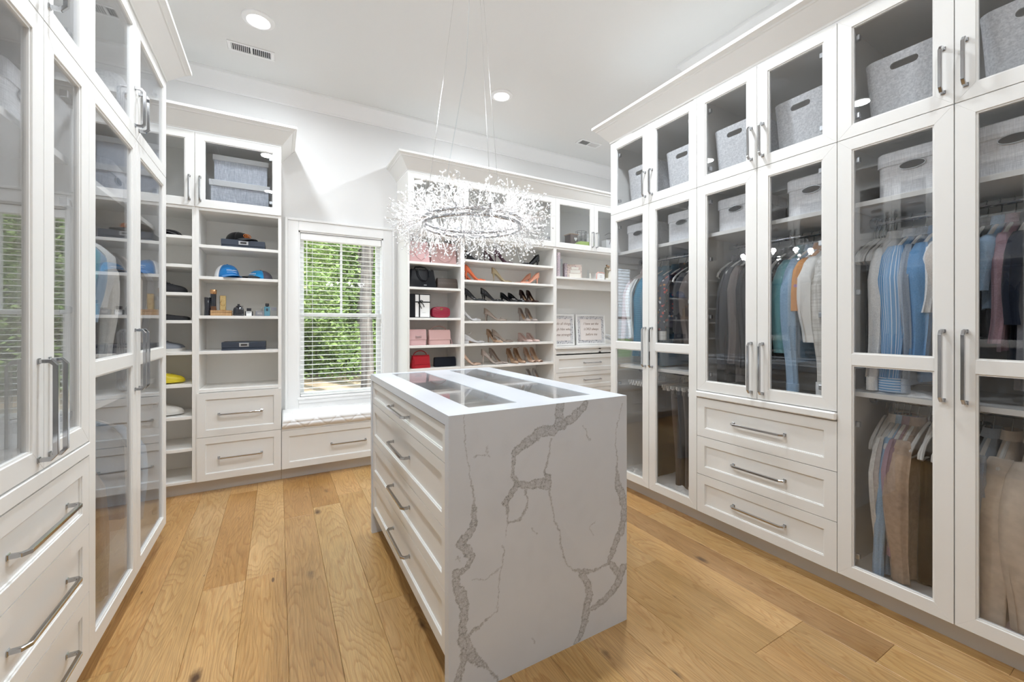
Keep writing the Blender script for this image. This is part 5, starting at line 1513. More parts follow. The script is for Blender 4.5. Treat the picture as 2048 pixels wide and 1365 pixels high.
t = thing('glass_vase', 'clear ribbed glass vase beside the tall album', 'vase', (2.835, 3.88, sz))
MB().lathe([(0.034, 0), (0.036, 0.004), (0.036, 0.22), (0.033, 0.22), (0.033, 0.008)], n=20).build('body', M['clear'], t, smooth=50)
t = thing('standing_book', 'floral-covered keepsake book with mauve spine, standing half open', 'book', (3.02, 3.87, sz), -0.25)
MB().box(-0.12, -0.085, -0.03, 0.03, 0, 0.175).build('spine', M['floral_spine'], t, bevel=0.002); MB().box(-0.085, 0.10, -0.03, 0.025, 0, 0.165).build('cover', M['floral'], t, bevel=0.002)
MB().box(-0.06, 0.085, -0.034, -0.030, 0.012, 0.06).box(-0.05, 0.075, -0.034, -0.030, 0.065, 0.10).box(-0.035, 0.055, -0.034, -0.030, 0.105, 0.135).build('title_panel', M['cream'], t)
def figure(name, label, loc, parts_, cat='figurine'):
    t = thing(name, label, cat, loc)
    for nm, mat, prof, cx, cy in parts_:
        MB().lathe(prof, cx, cy, n=14).build(nm, mat, t, smooth=60)
    return t
M['porcelain'] = plain('porcelain', (0.80, 0.78, 0.72), rough=0.25); M['skin'] = plain('carved_wood_skin', (0.55, 0.38, 0.26), rough=0.6); M['hairbrown'] = plain('carved_brown', (0.16, 0.07, 0.04), rough=0.6); M['khaki'] = plain('carved_khaki', (0.34, 0.30, 0.22), rough=0.7)
figure('glass_angel', 'small clear glass angel ornament in the middle of the vanity shelf', (3.235, 3.85, sz),
       [('gown', M['clear'], [(0.028, 0), (0.026, 0.01), (0.012, 0.06), (0.016, 0.08), (0.006, 0.095)], 0, 0), ('head', M['clear'], [(0.002, 0.095), (0.012, 0.102), (0.013, 0.11), (0.002, 0.124)], 0, 0), ('candle', M['porcelain'], [(0.010, 0), (0.010, 0.07), (0.001, 0.075)], 0.018, -0.01)])
t = thing('candle_box', 'white candle box tied with a pink ribbon, on the vanity shelf', 'box', (3.385, 3.84, sz))
MB().box(-0.055, 0.06, -0.04, 0.05, 0, 0.078).build('body', M['white'], t, bevel=0.002)
M['pinkrib'] = plain('pink_ribbon', (0.75, 0.42, 0.36), rough=0.5)
MB().tube([(-0.065, -0.04, 0.0), (-0.062, -0.042, 0.075), (-0.03, -0.03, 0.09), (0.0, -0.02, 0.088), (0.03, -0.02, 0.094), (0.06, -0.04, 0.08)], 0.006, 6).build('ribbon', M['pinkrib'], t, smooth=60)
text(t, 'home\nsweet', 0.016, (0.005, -0.0405, 0.046), (PI / 2, 0, 0), M['greyprint'])
t = thing('couple_figurine', 'carved figurine of an embracing couple on a white block', 'figurine', (3.555, 3.86, sz))
MB().box(-0.07, 0.09, -0.045, 0.045, 0, 0.032).build('base', M['porcelain'], t, bevel=0.004)
for nm, mat, prof, cx in (('man', M['khaki'], [(0.018, 0.032), (0.020, 0.06), (0.019, 0.10), (0.022, 0.105), (0.024, 0.14), (0.020, 0.165), (0.008, 0.175)], -0.022),
                          ('woman', M['porcelain'], [(0.036, 0.032), (0.028, 0.07), (0.018, 0.11), (0.020, 0.14), (0.016, 0.158), (0.007, 0.168)], 0.022)):
    b_ = MB().lathe(prof, cx, 0, n=14).build(nm, mat, t, smooth=60)
    hd = MB().ball((cx * 0.55, -0.004, 0.186 if nm == 'man' else 0.178), 0.013, nu=12, nv=8).build('head', M['skin'], b_, smooth=60)
    MB().ball((cx * 0.6, 0.003, 0.191 if nm == 'man' else 0.182), 0.0142, 0.0135, 0.012, nu=12, nv=8).build('hair', M['hairbrown'], b_, smooth=60)
    MB().tube([(cx * 1.5, -0.012, 0.155), (cx * 1.2, -0.026, 0.135), (-cx * 0.5, -0.026, 0.14)], 0.0055, 6).build('arm', M['porcelain'] if nm == 'man' else M['skin'], b_, smooth=60)
M['leafframe'] = mk_floral('grey_leaf_border', (0.62, 0.61, 0.62), [(0.12, 0.12, 0.15), (0.28, 0.28, 0.32), (0.45, 0.45, 0.48)], 60, 0.36)
M['print'] = plain('pink_card', (0.78, 0.72, 0.69), rough=0.6)
M['textink'] = plain('brown_ink', (0.26, 0.18, 0.14), rough=0.7)
cz_ = 0.993
for cx, hw, lines, lab in ((2.912, 0.212, ['I can do all things', 'through Him who', 'gives me strength'], 'square framed verse on the vanity, the left one, partly behind the shoe shelves'),
                       (3.385, 0.231, ['I have set the', 'LORD always', 'before me'], 'square framed verse on the vanity, the right one, whole')):
    t = thing('framed_verse', lab, 'picture', (cx, 3.975, cz_), 0, 'framed verses on the vanity')
    t.rotation_euler = (-0.06, 0, 0)
    f = frame_mb(-hw, hw, 0.0, 0.375, 0.022, -0.012, 0.012).build('frame', M['white'], t, bevel=0.002)
    MB().box(-hw + 0.022, hw - 0.022, -0.004, 0.006, 0.022, 0.353).build('mat_board', M['leafframe'], t)
    MB().box(-hw + 0.066, hw - 0.062, -0.008, -0.004, 0.058, 0.318).build('card', M['print'], t)
    for i, ln in enumerate(lines):
        text(t, ln, 0.044 if i != 1 else 0.042, (0.003, -0.0085, 0.247 - 0.066 * i), (PI / 2, 0, 0), M['textink'], shear=0.3)
t = thing('silver_leaf', 'silver leaf spray ornament lying in front of the right framed verse', 'ornament', (3.57, 3.83, cz_ + 0.006), 0.2)
MB().tube([(-0.12, 0, 0.10), (-0.06, 0, 0.095), (0.0, 0, 0.07), (0.08, 0, 0.01), (0.12, 0, 0.0)], 0.0025, 5).build('stem', M['steel'], t)
leafm = MB().rings([[(0, 0, 0), (0.001, 0, 0), (0, 0.001, 0)], [(0.02, -0.007, 0.002), (0.02, 0.007, 0.002), (0.02, 0, 0.004)], [(0.045, -0.001, 0.0), (0.045, 0.001, 0), (0.045, 0, 0.001)]]).mesh('leaf', M['steel'])
for i in range(12):
    for s in (-1, 1):
        o = D.objects.new('leaf', leafm); COL.objects.link(o); o.parent = t
        u = i / 11
        o.location = (-0.11 + 0.2 * u, 0, 0.10 - 0.085 * u ** 1.8); o.rotation_euler = (s * 0.3, -s * 1.0 + 0.2 + PI * 0, PI * (1 if s > 0 else 1) * 0 + 0)

# ================================================================== HANGERS AND CLOTHES
def make_hanger():
    t = thing('clothes_hanger', 'x', 'hanger', (0, 0, 0))
    hk = [(0.0, 0, -0.085), (0.0, 0, -0.050), (0.012, 0, -0.036), (0.019, 0, -0.018)]
    for i in range(9):
        a = -0.35 + (PI + 0.5) * i / 8
        hk.append((0.018 * math.cos(a), 0, 0.0 + 0.0175 * math.sin(a)))
    MB().tube(hk, 0.0020, 6, up=(0, 1, 0)).build('hook', M['chrome'], t, smooth=50)
    m_ = MB()
    p = [(0, 0, -0.080), (0.030, 0, -0.088), (0.10, 0, -0.120), (0.165, 0, -0.158), (0.196, 0, -0.184), (0.205, 0, -0.204), (0.190, 0, -0.212), (0.0, 0, -0.205)]
    for sg in (1, -1):
        m_.tube([(sg * x, y, z) for x, y, z in p], [0.006, 0.006, 0.007, 0.008, 0.008, 0.006, 0.004, 0.004], 7, up=(0, 1, 0))
    m_.build('shoulder_bar', M['hanger'], t, smooth=50)
    return t
hang0 = make_hanger(); hang_first = [True]
def hanger(x, y, z, label, group, rz=0.0):
    loc = (x, y, z + 0.0)
    if hang_first[0]:
        hang_first[0] = False
        hang0.location = loc; hang0.rotation_euler = (0, 0, rz); hang0['label'] = label; hang0['group'] = group
        return hang0
    c = copy_tree(hang0, loc=loc, rot=(0, 0, rz), label=label); c['group'] = group
    return c

def fold(a, t, seed, amp):
    return amp * t * (math.sin(5 * a + seed) + 0.6 * math.sin(9 * a + 2.1 * seed + 3 * t) + 0.4 * math.sin(13 * a + 0.7 * seed))
def garment(name, label, cat, loc, mat, L=0.75, W=0.20, Tt=0.026, sleeve=0.0, side=(-1, 1), seed=1.0, group=None, rz=0.0, cuff=None, collar=True, flare=1.0, puff=0.0, out=0.235, sw=0.040, hem=None):
    t = thing(name, label, cat, loc, rz, group)
    z0 = -0.083
    st = [(0.0, 0.040, 0.018), (0.022, 0.070, 0.020), (0.055, 0.135, 0.024), (0.085, 0.180, 0.027), (0.125, 0.190, 0.030)]
    prof = [(z0 - d, w_, th) for d, w_, th in st]
    N = 14
    for i in range(1, N + 1):
        q = i / N
        prof.append((z0 - 0.125 - (L - 0.21) * q, 0.19 + (W * flare - 0.19) * q, Tt * (1 + 0.35 * q)))
    rs = []
    n = 36
    for k, (z, w_, th) in enumerate(prof):
        q = min(1, max(0, (z0 - z - 0.05) / (L - 0.1)))
        ring = []
        for j in range(n):
            a = 2 * PI * j / n
            x = w_ * math.copysign(abs(math.cos(a)) ** 0.75, math.cos(a)); y = th * math.copysign(abs(math.sin(a)) ** 0.8, math.sin(a))
            f = fold(a, 0.25 + q, seed, 0.0045)
            ring.append((x + f * 0.6, y + f * (1.2 if abs(math.cos(a)) < 0.9 else 0.5) + 0.006 * math.sin(6 * z + seed) * q, z + 0.004 * math.sin(3 * a + seed) * (1 if k == len(prof) - 1 else 0)))
        rs.append(ring)
    ring_attr(MB().rings(rs).build('body', mat, t, smooth=75), n, 1.0)
    if sleeve:
        for sg in side:
            rs = []; NS_ = 12
            for i in range(NS_ + 1):
                q = i / NS_
                cx = sg * (0.165 + (out - 0.165) * min(1, q * 4) ** 0.7 + 0.012 * math.sin(PI * q + seed))
                czz = z0 - 0.065 - sleeve * q
                rx = 0.022 + 0.010 * math.sin(PI * min(1, q * 1.2)) + (0.006 if sleeve < 0.3 else -0.004 * q)
                ry = sw * (0.75 + 0.35 * math.sin(PI * min(1, q * 1.1 + 0.1))) + puff * math.sin(PI * q)
                if i == 0: rx, ry = 0.02, sw * 0.6
                yy = 0.010 * math.sin(4 * q + seed) * q
                rs.append([(cx + rx * math.cos(2 * PI * j / 18) + fold(2 * PI * j / 18, 0.6 + q * 0.5, seed + sg, 0.0042), yy + ry * math.sin(2 * PI * j / 18) + fold(2 * PI * j / 18, 0.6 + q * 0.5, seed * 2 + sg, 0.0050), czz) for j in range(18)])
            ring_attr(MB().rings(rs).build('sleeve', mat, t, smooth=75), 18, 0.5)
            if cuff:
                c0 = rs[-1]; mx_ = sum(p[0] for p in c0) / 18; my_ = sum(p[1] for p in c0) / 18; zc = c0[0][2]
                MB().rings([[(mx_ + 0.024 * math.cos(2 * PI * j / 18), my_ + sw * 0.92 * math.sin(2 * PI * j / 18), zc + dz) for j in range(18)] for dz in (0.004, -0.030, -0.058)]).build('cuff', cuff, t, smooth=60)
    if collar:
        MB().rings([[(0.052 * k * math.cos(2 * PI * j / 20), 0.028 * k * math.sin(2 * PI * j / 20), z) for j in range(20)] for z, k in ((z0 - 0.012, 1.25), (z0 + 0.012, 1.05), (z0 + 0.026, 0.98))], False, False).build('collar', mat, t, smooth=60)
    if hem:
        r_ = rs[-1]
    return t

C = {
 'white': cloth('white_cotton', (0.86, 0.85, 0.83)), 'ivory': cloth('ivory_knit', (0.78, 0.75, 0.70), weave=300, bump=0.5), 'teal': cloth('teal_cotton', (0.045, 0.20, 0.31)),
 'steel': cloth('steel_blue_cotton', (0.10, 0.21, 0.32)), 'blk': cloth('black_wool', (0.010, 0.011, 0.014)), 'char': cloth('charcoal_wool', (0.045, 0.045, 0.052)), 'taupe': cloth('taupe_wool', (0.15, 0.125, 0.115)),
 'dkblue': cloth('midnight_wool', (0.012, 0.018, 0.035)), 'grey': cloth('grey_wool', (0.22, 0.22, 0.24)), 'ltblue': cloth('pale_blue_linen', (0.34, 0.50, 0.68)), 'blue': cloth('blue_linen', (0.17, 0.36, 0.62)),
 'greyblue': cloth('grey_blue_cotton', (0.36, 0.42, 0.50)), 'beige': cloth('beige_cotton', (0.72, 0.65, 0.59)), 'tan': cloth('tan_ribbed_knit', (0.50, 0.37, 0.28), weave=240, bump=0.6), 'mauve': cloth('mauve_cotton', (0.42, 0.28, 0.33)),
 'orange': mk_floral('orange_print', (0.72, 0.33, 0.10), [(0.45, 0.25, 0.45), (0.80, 0.50, 0.30)], 22, 0.2), 'seafoam': cloth('seafoam_cotton', (0.17, 0.40, 0.44)), 'embro': mk_floral('embroidered_white', (0.86, 0.85, 0.82), [(0.62, 0.30, 0.14), (0.40, 0.36, 0.38), (0.60, 0.10, 0.20)], 18, 0.03),
 'aqua': cloth('aqua_cotton', (0.22, 0.55, 0.66)), 'pink': cloth('pale_pink_cotton', (0.70, 0.55, 0.56)), 'hoodie': cloth('oatmeal_fleece', (0.70, 0.60, 0.50), weave=120, bump=0.3), 'floral': mk_floral('dark_floral', (0.03, 0.03, 0.06), [(0.50, 0.06, 0.06), (0.60, 0.55, 0.60), (0.45, 0.20, 0.06)], 34, 0.30),
}
C['stripe'] = mk_stripe('blue_white_stripe', (0.13, 0.34, 0.62), (0.76, 0.82, 0.90), 62, 1, 0.17)
C['hstripe'] = mk_stripe('cuff_stripe', (0.16, 0.37, 0.64), (0.72, 0.78, 0.86), 90, 2, 0.30)
C['tealstripe'] = mk_stripe('teal_rib', (0.035, 0.19, 0.32), (0.06, 0.26, 0.40), 70, 2, 0.35)

XRod = RX + 0.31
ZU = 1.745 + 0.0
ZL = 0.884
ORD = ('first', 'second', 'third', 'fourth', 'fifth', 'sixth', 'seventh', 'eighth')
def hang_row(x, z, ys, group, label):
    for i, y in enumerate(ys): hanger(x, y, z, ORD[i] + ' from the far end, ' + label, group, rnd.uniform(-0.10, 0.10))
GS = 'clothes hanging in the right wardrobes'
def sh(y, label, mat, up=True, name='shirt', cat='shirt', x=None, g=GS, **kw):
    z = ZU if up else ZL
    if kw.get('sleeve', 0) > 0.585 and not ('middle' in label): kw['sleeve'] = 0.585 if up else 0.595
    xx = XRod if x is None else x
    hanger(xx, y, z, ' '.join(('hanger of the ' + label).split()[:13]), 'hangers holding clothes', 0)
    return garment(name, label, cat, (xx, y, z), mat, group=g, seed=rnd.uniform(0, 6), **kw)
# far right wardrobe, upper rail
sh(2.335, 'pale pink blouse, far end of the right wardrobes', C['pink'], L=0.62, sleeve=0.50, Tt=0.018, sw=0.022)
sh(2.275, 'white blouse beside the teal dress, far right wardrobe', C['white'], L=0.60, sleeve=0.45, Tt=0.018, sw=0.025)
sh(2.205, 'deep teal ribbed dress, far right wardrobe, left door', C['tealstripe'], name='dress', cat='dress', L=0.80, sleeve=0.62, Tt=0.030, sw=0.040)
sh(2.130, 'second teal dress behind the door stile, far right wardrobe', C['teal'], name='dress', cat='dress', L=0.80, sleeve=0.60, Tt=0.028)
sh(2.045, 'long steel blue dress, far right wardrobe, right door', C['steel'], name='dress', cat='dress', L=0.795, sleeve=0.70, Tt=0.034, sw=0.048)
sh(1.975, 'dark floral blouse with scalloped white lace sleeve, far right wardrobe', C['floral'], L=0.52, sleeve=0.40, Tt=0.03, sw=0.035, cuff=M['lace'])
sh(1.915, 'black top beside the floral blouse, far right wardrobe', C['blk'], L=0.55, Tt=0.03)
sh(1.850, 'charcoal jacket, far right wardrobe, right door', C['char'], name='jacket', cat='jacket', L=0.62, sleeve=0.50, sw=0.035)
sh(1.785, 'taupe jacket, far right wardrobe, right door', C['taupe'], name='jacket', cat='jacket', L=0.66, sleeve=0.5, sw=0.035)
sh(1.715, 'black coat at the near side of the far right wardrobe', C['blk'], name='coat', cat='coat', L=0.78, sleeve=0.55)
# middle wardrobe
sh(1.585, 'black dress with white piping, middle right wardrobe, left door', C['blk'], name='dress', cat='dress', L=0.86, Tt=0.024)
sh(1.530, 'charcoal trousers suit jacket, middle right wardrobe, left door', C['char'], name='jacket', cat='jacket', L=0.80, sleeve=0.62, sw=0.026)
sh(1.470, 'dark taupe coat, middle right wardrobe, left door', C['taupe'], name='coat', cat='coat', L=0.84, sleeve=0.58, sw=0.028)
sh(1.405, 'black ribbed cardigan, middle right wardrobe, left door', C['blk'], name='cardigan', cat='cardigan', L=0.80, sleeve=0.6, sw=0.03)
sh(1.340, 'midnight blue dress near the door handles, middle right wardrobe', C['dkblue'], name='dress', cat='dress', L=0.84)
sh(1.270, 'black blouse behind the chandelier reflection, middle right wardrobe', C['blk'], L=0.70)
sh(1.205, 'seafoam shirt with long sleeves, middle right wardrobe, right door', C['seafoam'], L=0.64, sleeve=0.50, Tt=0.026, sw=0.034)
sh(1.158, 'pale blue shirt with cuffed sleeve reaching low, middle right wardrobe', C['ltblue'], L=0.70, sleeve=0.66, Tt=0.022, sw=0.032, cuff=C['ltblue'])
sh(1.118, 'orange and mauve printed top squeezed between pale shirts', C['orange'], L=0.44, sleeve=0.28, Tt=0.016, sw=0.020)
sh(1.072, 'white shirt embroidered with small flowers, middle right wardrobe', C['embro'], L=0.56, sleeve=0.44, Tt=0.026, sw=0.040)
sh(1.012, 'cream lace shirt with wide cuff, middle right wardrobe', M['lace'], L=0.72, sleeve=0.64, Tt=0.030, sw=0.042, cuff=C['white'])
sh(0.955, 'pale pink knit at the near side of the middle wardrobe', C['pink'], L=0.78, sleeve=0.66, Tt=0.02, sw=0.025)
# nearest wardrobe, upper rail
hang_row(XRod, ZU, (0.889, 0.881, 0.872, 0.864, 0.852, 0.842, 0.828, 0.818), 'empty hangers at the far end of the nearest wardrobe rail', 'empty white hanger bunched left of the striped shirt')
sh(0.872, 'added black dress darkening the space behind the empty hangers, nearest right wardrobe', C['blk'], name='dress', cat='dress', L=0.78, x=XRod + 0.09)  # this and the next black piece are added to darken the background
sh(0.838, 'added black skirt set darkening the space behind the cream white shirt', C['blk'], name='dress', cat='dress', L=0.78, x=XRod + 0.09)
sh(0.806, 'cream white shirt left of the blue striped shirt', C['white'], L=0.80, sleeve=0.66, Tt=0.016, sw=0.022, cuff=C['white'])
sh(0.748, 'blue shirt with fine white stripes and buttoned cuff, nearest right wardrobe', C['stripe'], L=0.72, sleeve=0.585, Tt=0.030, sw=0.045, cuff=C['hstripe'])
sh(0.703, 'grey-blue open shirt between the striped and the linen shirts', C['greyblue'], L=0.76, sleeve=0.62, Tt=0.016, sw=0.016, cuff=C['greyblue'])
sh(0.664, 'mid-blue linen shirt with crumpled sleeve, nearest right wardrobe', C['blue'], L=0.74, sleeve=0.52, Tt=0.022, sw=0.034)
sh(0.628, 'white collared shirt behind the beige top', C['white'], L=0.70, sleeve=0.30, Tt=0.012, sw=0.016)
sh(0.598, 'beige short-sleeved top at the right edge of the door pane', C['beige'], L=0.50, sleeve=0.235, Tt=0.018, sw=0.032)
for y, lb in ((0.555, 'first'), (0.515, 'second')):
    sh(y, 'black top, %s one behind the door stiles, nearest right wardrobe' % lb, C['blk'], L=0.55)
sh(0.478, 'light blue printed short-sleeved shirt among dark clothes, nearest right wardrobe', C['ltblue'], L=0.44, sleeve=0.22, Tt=0.018, sw=0.022)
sh(0.440, 'mauve satin top hanging below the light blue sleeve', C['mauve'], L=0.60, sleeve=0.42, Tt=0.016, sw=0.018)
sh(0.402, 'midnight top with shiny trim, nearest right wardrobe', C['dkblue'], L=0.66, sleeve=0.35, sw=0.02)
sh(0.362, 'grey trousers-length coat at the right edge of the picture', C['grey'], name='coat', cat='coat', L=0.86, sleeve=0.6, sw=0.03)
for y, lb in ((0.32, 'jacket'), (0.28, 'cardigan'), (0.24, 'waistcoat')):
    sh(y, 'black %s just outside the right edge of the picture' % lb, C['blk'], L=0.6)
# nearest wardrobe, lower rail
hang_row(XRod, ZL, (0.845, 0.830, 0.812), 'empty hangers on the lower rail, nearest wardrobe', 'empty white hanger, lower rail, left of the pale shirt')
hang_row(XRod, ZL, (0.690, 0.676, 0.655, 0.640, 0.625, 0.610), 'empty hangers on the lower rail, right part', 'empty white hanger, lower rail, right of the tan knit')
sh(0.800, 'cream shirt, lowest left of the lower rail, nearest wardrobe', C['ivory'], False, L=0.74, sleeve=0.60, Tt=0.014, sw=0.014)
sh(0.780, 'sky blue shirt on the lower rail, nearest wardrobe', C['ltblue'], False, L=0.76, sleeve=0.62, Tt=0.018, sw=0.022)
sh(0.757, 'mauve shirt on the lower rail beside the blue one', C['mauve'], False, L=0.62, sleeve=0.5, Tt=0.014, sw=0.016)
sh(0.728, 'tan ribbed knit with long sleeve on the lower rail', C['tan'], False, name='sweater', cat='sweater', L=0.76, sleeve=0.66, Tt=0.028, sw=0.040)
for y, lb, cc in ((0.675, 'black knit right beside the tan knit', 'blk'), (0.628, 'black long coat, lower rail', 'blk'), (0.582, 'charcoal long coat near the stile, lower rail', 'char'), (0.540, 'black skirt behind the stiles, lower rail', 'blk')):
    sh(y, lb + ', nearest wardrobe', C[cc], False, name='coat', cat='coat', L=0.76, sleeve=0.0, x=XRod + 0.06)
sh(0.498, 'grey-blue cardigan left of the oatmeal hoodie, lower rail', C['greyblue'], False, name='cardigan', cat='cardigan', L=0.60, sleeve=0.30, sw=0.022)
sh(0.448, 'oatmeal fleece hoodie with wide sleeve, lower rail, nearest wardrobe', C['hoodie'], False, name='hoodie', cat='hoodie', L=0.76, sleeve=0.60, Tt=0.040, sw=0.048, W=0.23)
sh(0.385, 'second oatmeal fleece hoodie at the right edge of the picture', C['hoodie'], False, name='hoodie', cat='hoodie', L=0.76, sleeve=0.64, Tt=0.036, sw=0.045, W=0.22)
sh(0.325, 'mauve-brown cardigan at the very right edge, lower rail', C['mauve'], False, name='cardigan', cat='cardigan', L=0.74, sleeve=0.62, Tt=0.03, sw=0.036)
# trousers on clip hangers, far right wardrobe, lower rail
clip_n = [0]
def clip_trousers(y, mat, label, L=0.68, w_=0.085, rz=0.0):
    hx = XRod
    clip_n[0] += 1
    h = thing('clip_hanger', ('empty white' if not mat else 'white') + ' clip hanger ' + ('first second third fourth fifth sixth seventh eighth ninth tenth eleventh twelfth thirteenth fourteenth'.split()[clip_n[0] - 1]) + ' hung on the lower rail, far right wardrobe', 'hanger', (hx, y, ZL), rz, 'clip hangers in the far right wardrobe')
    hk = [(0.0, 0, -0.070), (0.0, 0, -0.040), (0.014, 0, -0.026)] + [(0.016 * math.cos(-0.35 + (PI + 0.5) * i / 8), 0, 0.016 * math.sin(-0.35 + (PI + 0.5) * i / 8)) for i in range(9)]
    MB().tube(hk, 0.002, 6, up=(0, 1, 0)).build('hook', M['chrome'], h)
    MB().box(-0.19, 0.19, -0.005, 0.005, -0.088, -0.066).build('bar', M['hanger'], h, bevel=0.002)
    for s in (-1, 1):
        MB().box(s * 0.165 - 0.011, s * 0.165 + 0.011, -0.009, 0.009, -0.106, -0.074).build('clip', M['hanger'], h, bevel=0.002)
    if mat:
        t = thing('trousers', label, 'trousers', (hx, y, ZL), rz, 'trousers on clip hangers')
        rs = []
        sd = rnd.uniform(0, 6)
        for i in range(13):
            q = i / 12; z = -0.096 - L * q
            rs.append([((0.178 - 0.04 * q) * math.copysign(abs(math.cos(a)) ** 0.7, math.cos(a)) + 0.01 * math.sin(5 * q + sd), (0.016 + 0.006 * q) * math.sin(a) + fold(a, q, sd, 0.004), z) for a in [2 * PI * j / 28 for j in range(28)]])
        MB().rings(rs).build('legs', mat, t, smooth=70)
        MB().box(-0.178, 0.178, -0.012, 0.012, -0.122, -0.094).build('waistband', mat, t, bevel=0.004)
for y in (2.34, 2.315, 2.29, 2.262, 2.235, 2.21): clip_trousers(y, None, '')
clip_trousers(2.02, None, ''); clip_trousers(1.985, None, '')
clip_trousers(1.945, C['taupe'], 'taupe trousers, left one on the clip hangers, far right wardrobe')
clip_trousers(1.900, C['char'], 'charcoal trousers on a clip hanger, far right wardrobe')
clip_trousers(1.855, C['taupe'], 'taupe trousers, right one on the clip hangers, far right wardrobe')
clip_trousers(1.805, C['blk'], 'black trousers on a clip hanger, far right wardrobe')
clip_trousers(1.745, C['beige'], 'cream trousers beside the drawers, far right wardrobe', L=0.66)
clip_trousers(2.150, C['blk'], 'black trousers behind the left door, far right wardrobe')
# crumpled pale scarves on the wardrobe floor
def heap(loc, mat, label, w_=0.30, d_=0.12, h_=0.05, seed=1):
    rg = random.Random(seed); n, m_ = 26, 12; rs = []
    for i in range(n + 1):
        u = i / n
        rs.append([((u - 0.5) * w_, (v - 0.5) * d_, max(0.001, h_ * math.sin(PI * u) ** 0.5 * math.sin(PI * v) ** 0.6 * (0.6 + 0.4 * noise.noise(Vector((u * 7 + seed, v * 5, seed))) + 0.15 * math.sin(u * 30 + v * 9)))) for v in [j / m_ for j in range(m_ + 1)]] + [((u - 0.5) * w_, d_ / 2, 0), ((u - 0.5) * w_, -d_ / 2, 0)])
    o = MB().rings(rs).build('crumpled_scarf', mat, smooth=70, loc=loc, rotz=-PI / 2)
    tag(o, label, 'scarf')
heap((2.36, 1.85, 0.116), C['white'], 'crumpled pale scarf on the floor of the far right wardrobe, right door', seed=2)
heap((2.35, 2.25, 0.116), C['white'], 'crumpled pale scarf on the floor of the far right wardrobe, left door', w_=0.2, seed=5)
heap((2.40, 0.72, 0.943), C['white'], 'white cloth bunched on the low shelf under the striped shirt', w_=0.22, d_=0.16, h_=0.03, seed=8)
heap((2.37, 0.44, 0.116), C['pink'], 'pale cloth on the wardrobe floor under the hoodies', w_=0.25, seed=9)

# left wardrobe
XLR = LX - 0.31
GLf = 'clothes hanging in the left wardrobe'
for y, lb, k, kw in ((2.02, 'grey-blue long shirt, near end of the left wardrobe', 'greyblue', dict(L=0.78, sleeve=0.45)),
                     (2.085, 'aqua t-shirt with folded short sleeve, left wardrobe', 'aqua', dict(L=0.62, sleeve=0.24)),
                     (2.155, 'second aqua shirt with a lower short sleeve, left wardrobe', 'aqua', dict(L=0.66, sleeve=0.30)),
                     (2.225, 'pale blue polo shirt, left wardrobe', 'ltblue', dict(L=0.7, sleeve=0.34)),
                     (2.295, 'white polo shirt, left wardrobe', 'white', dict(L=0.66, sleeve=0.28)),
                     (2.375, 'ivory long-sleeved shirt, left wardrobe', 'ivory', dict(L=0.7, sleeve=0.5)),
                     (2.60, 'grey knitted jumper behind the middle stile, left wardrobe', 'grey', dict(L=0.6, sleeve=0.45)),
                     (2.72, 'taupe pullover with slim sleeve, left wardrobe, right door', 'taupe', dict(L=0.6, sleeve=0.45)),
                     (2.83, 'beige shirt with long sleeve, left wardrobe, right door', 'beige', dict(L=0.6, sleeve=0.48)),
                     (2.93, 'grey shirt at the far end of the left wardrobe', 'grey', dict(L=0.62, sleeve=0.45))):
    sh(y, lb, C[k], x=XLR, g=GLf, **kw)
for y, lb, k, kw in ((2.05, 'ivory waffle-knit sweater low in the left wardrobe', 'ivory', dict(L=0.74, sleeve=0.62, Tt=0.04, sw=0.05)),
                     (2.16, 'taupe long cardigan low in the left wardrobe', 'taupe', dict(L=0.74, sleeve=0.6)),
                     (2.27, 'grey long cardigan low in the left wardrobe', 'grey', dict(L=0.72, sleeve=0.6)),
                     (2.80, 'pale blue long shirt low in the left wardrobe, right door', 'ltblue', dict(L=0.62, sleeve=0.5, Tt=0.02))):
    sh(y, lb, C[k], False, x=XLR, g=GLf, name='sweater', cat='sweater', **kw)
for y, k in ((0.35, 'blk'), (0.45, 'char'), (0.55, 'taupe'), (0.70, 'blk'), (0.85, 'dkblue'), (1.0, 'grey'), (1.15, 'char')):
    sh(y, '%s garment hanging at %s, camera-side left wardrobe' % ({'blk': 'black', 'char': 'charcoal', 'taupe': 'taupe', 'dkblue': 'midnight', 'grey': 'grey'}[k], {0.35: 'the near end', 0.45: 'second place', 0.55: 'third place', 0.7: 'the middle', 0.85: 'fifth place', 1.0: 'sixth place', 1.15: 'the far end'}[y]), C[k], x=XLR, g=GLf, L=0.7, sleeve=0.5)

# ================================================================== THINGS UNDER THE ISLAND GLASS
iz = 0.8055
def loop(name, label, cat, loc, r, tr, mat, sq=1.0, wob=0.0, group=None):
    o = MB().tube([((r + wob * math.sin(3 * a)) * math.cos(a), sq * (r + wob * math.sin(5 * a)) * math.sin(a), tr + 0.002 * math.sin(4 * a) + 0.002) for a in [2 * PI * i / 36 for i in range(36)]], tr, 5, closed=True).build(name, mat, loc=loc)
    return tag(o, label, cat, group)
loop('necklace', 'black cord necklace curled under the left glass, far end', 'necklace', (0.70, 2.36, iz), 0.075, 0.002, M['dark'], 0.7, 0.01)
loop('necklace', 'silver chain necklace under the left glass, far end', 'necklace', (0.78, 2.28, iz), 0.05, 0.0018, M['steel'], 0.8, 0.01)
loop('bracelet', 'black beaded bracelet under the right glass, far end', 'bracelet', (1.02, 2.42, iz), 0.035, 0.004, M['dark'])
loop('bracelet', 'second dark bracelet under the right glass, far end', 'bracelet', (1.10, 2.40, iz), 0.030, 0.003, M['dark'])
t = thing('hair_comb', 'fan-shaped dark hair comb under the left glass', 'comb', (0.72, 1.60, iz + 0.012))
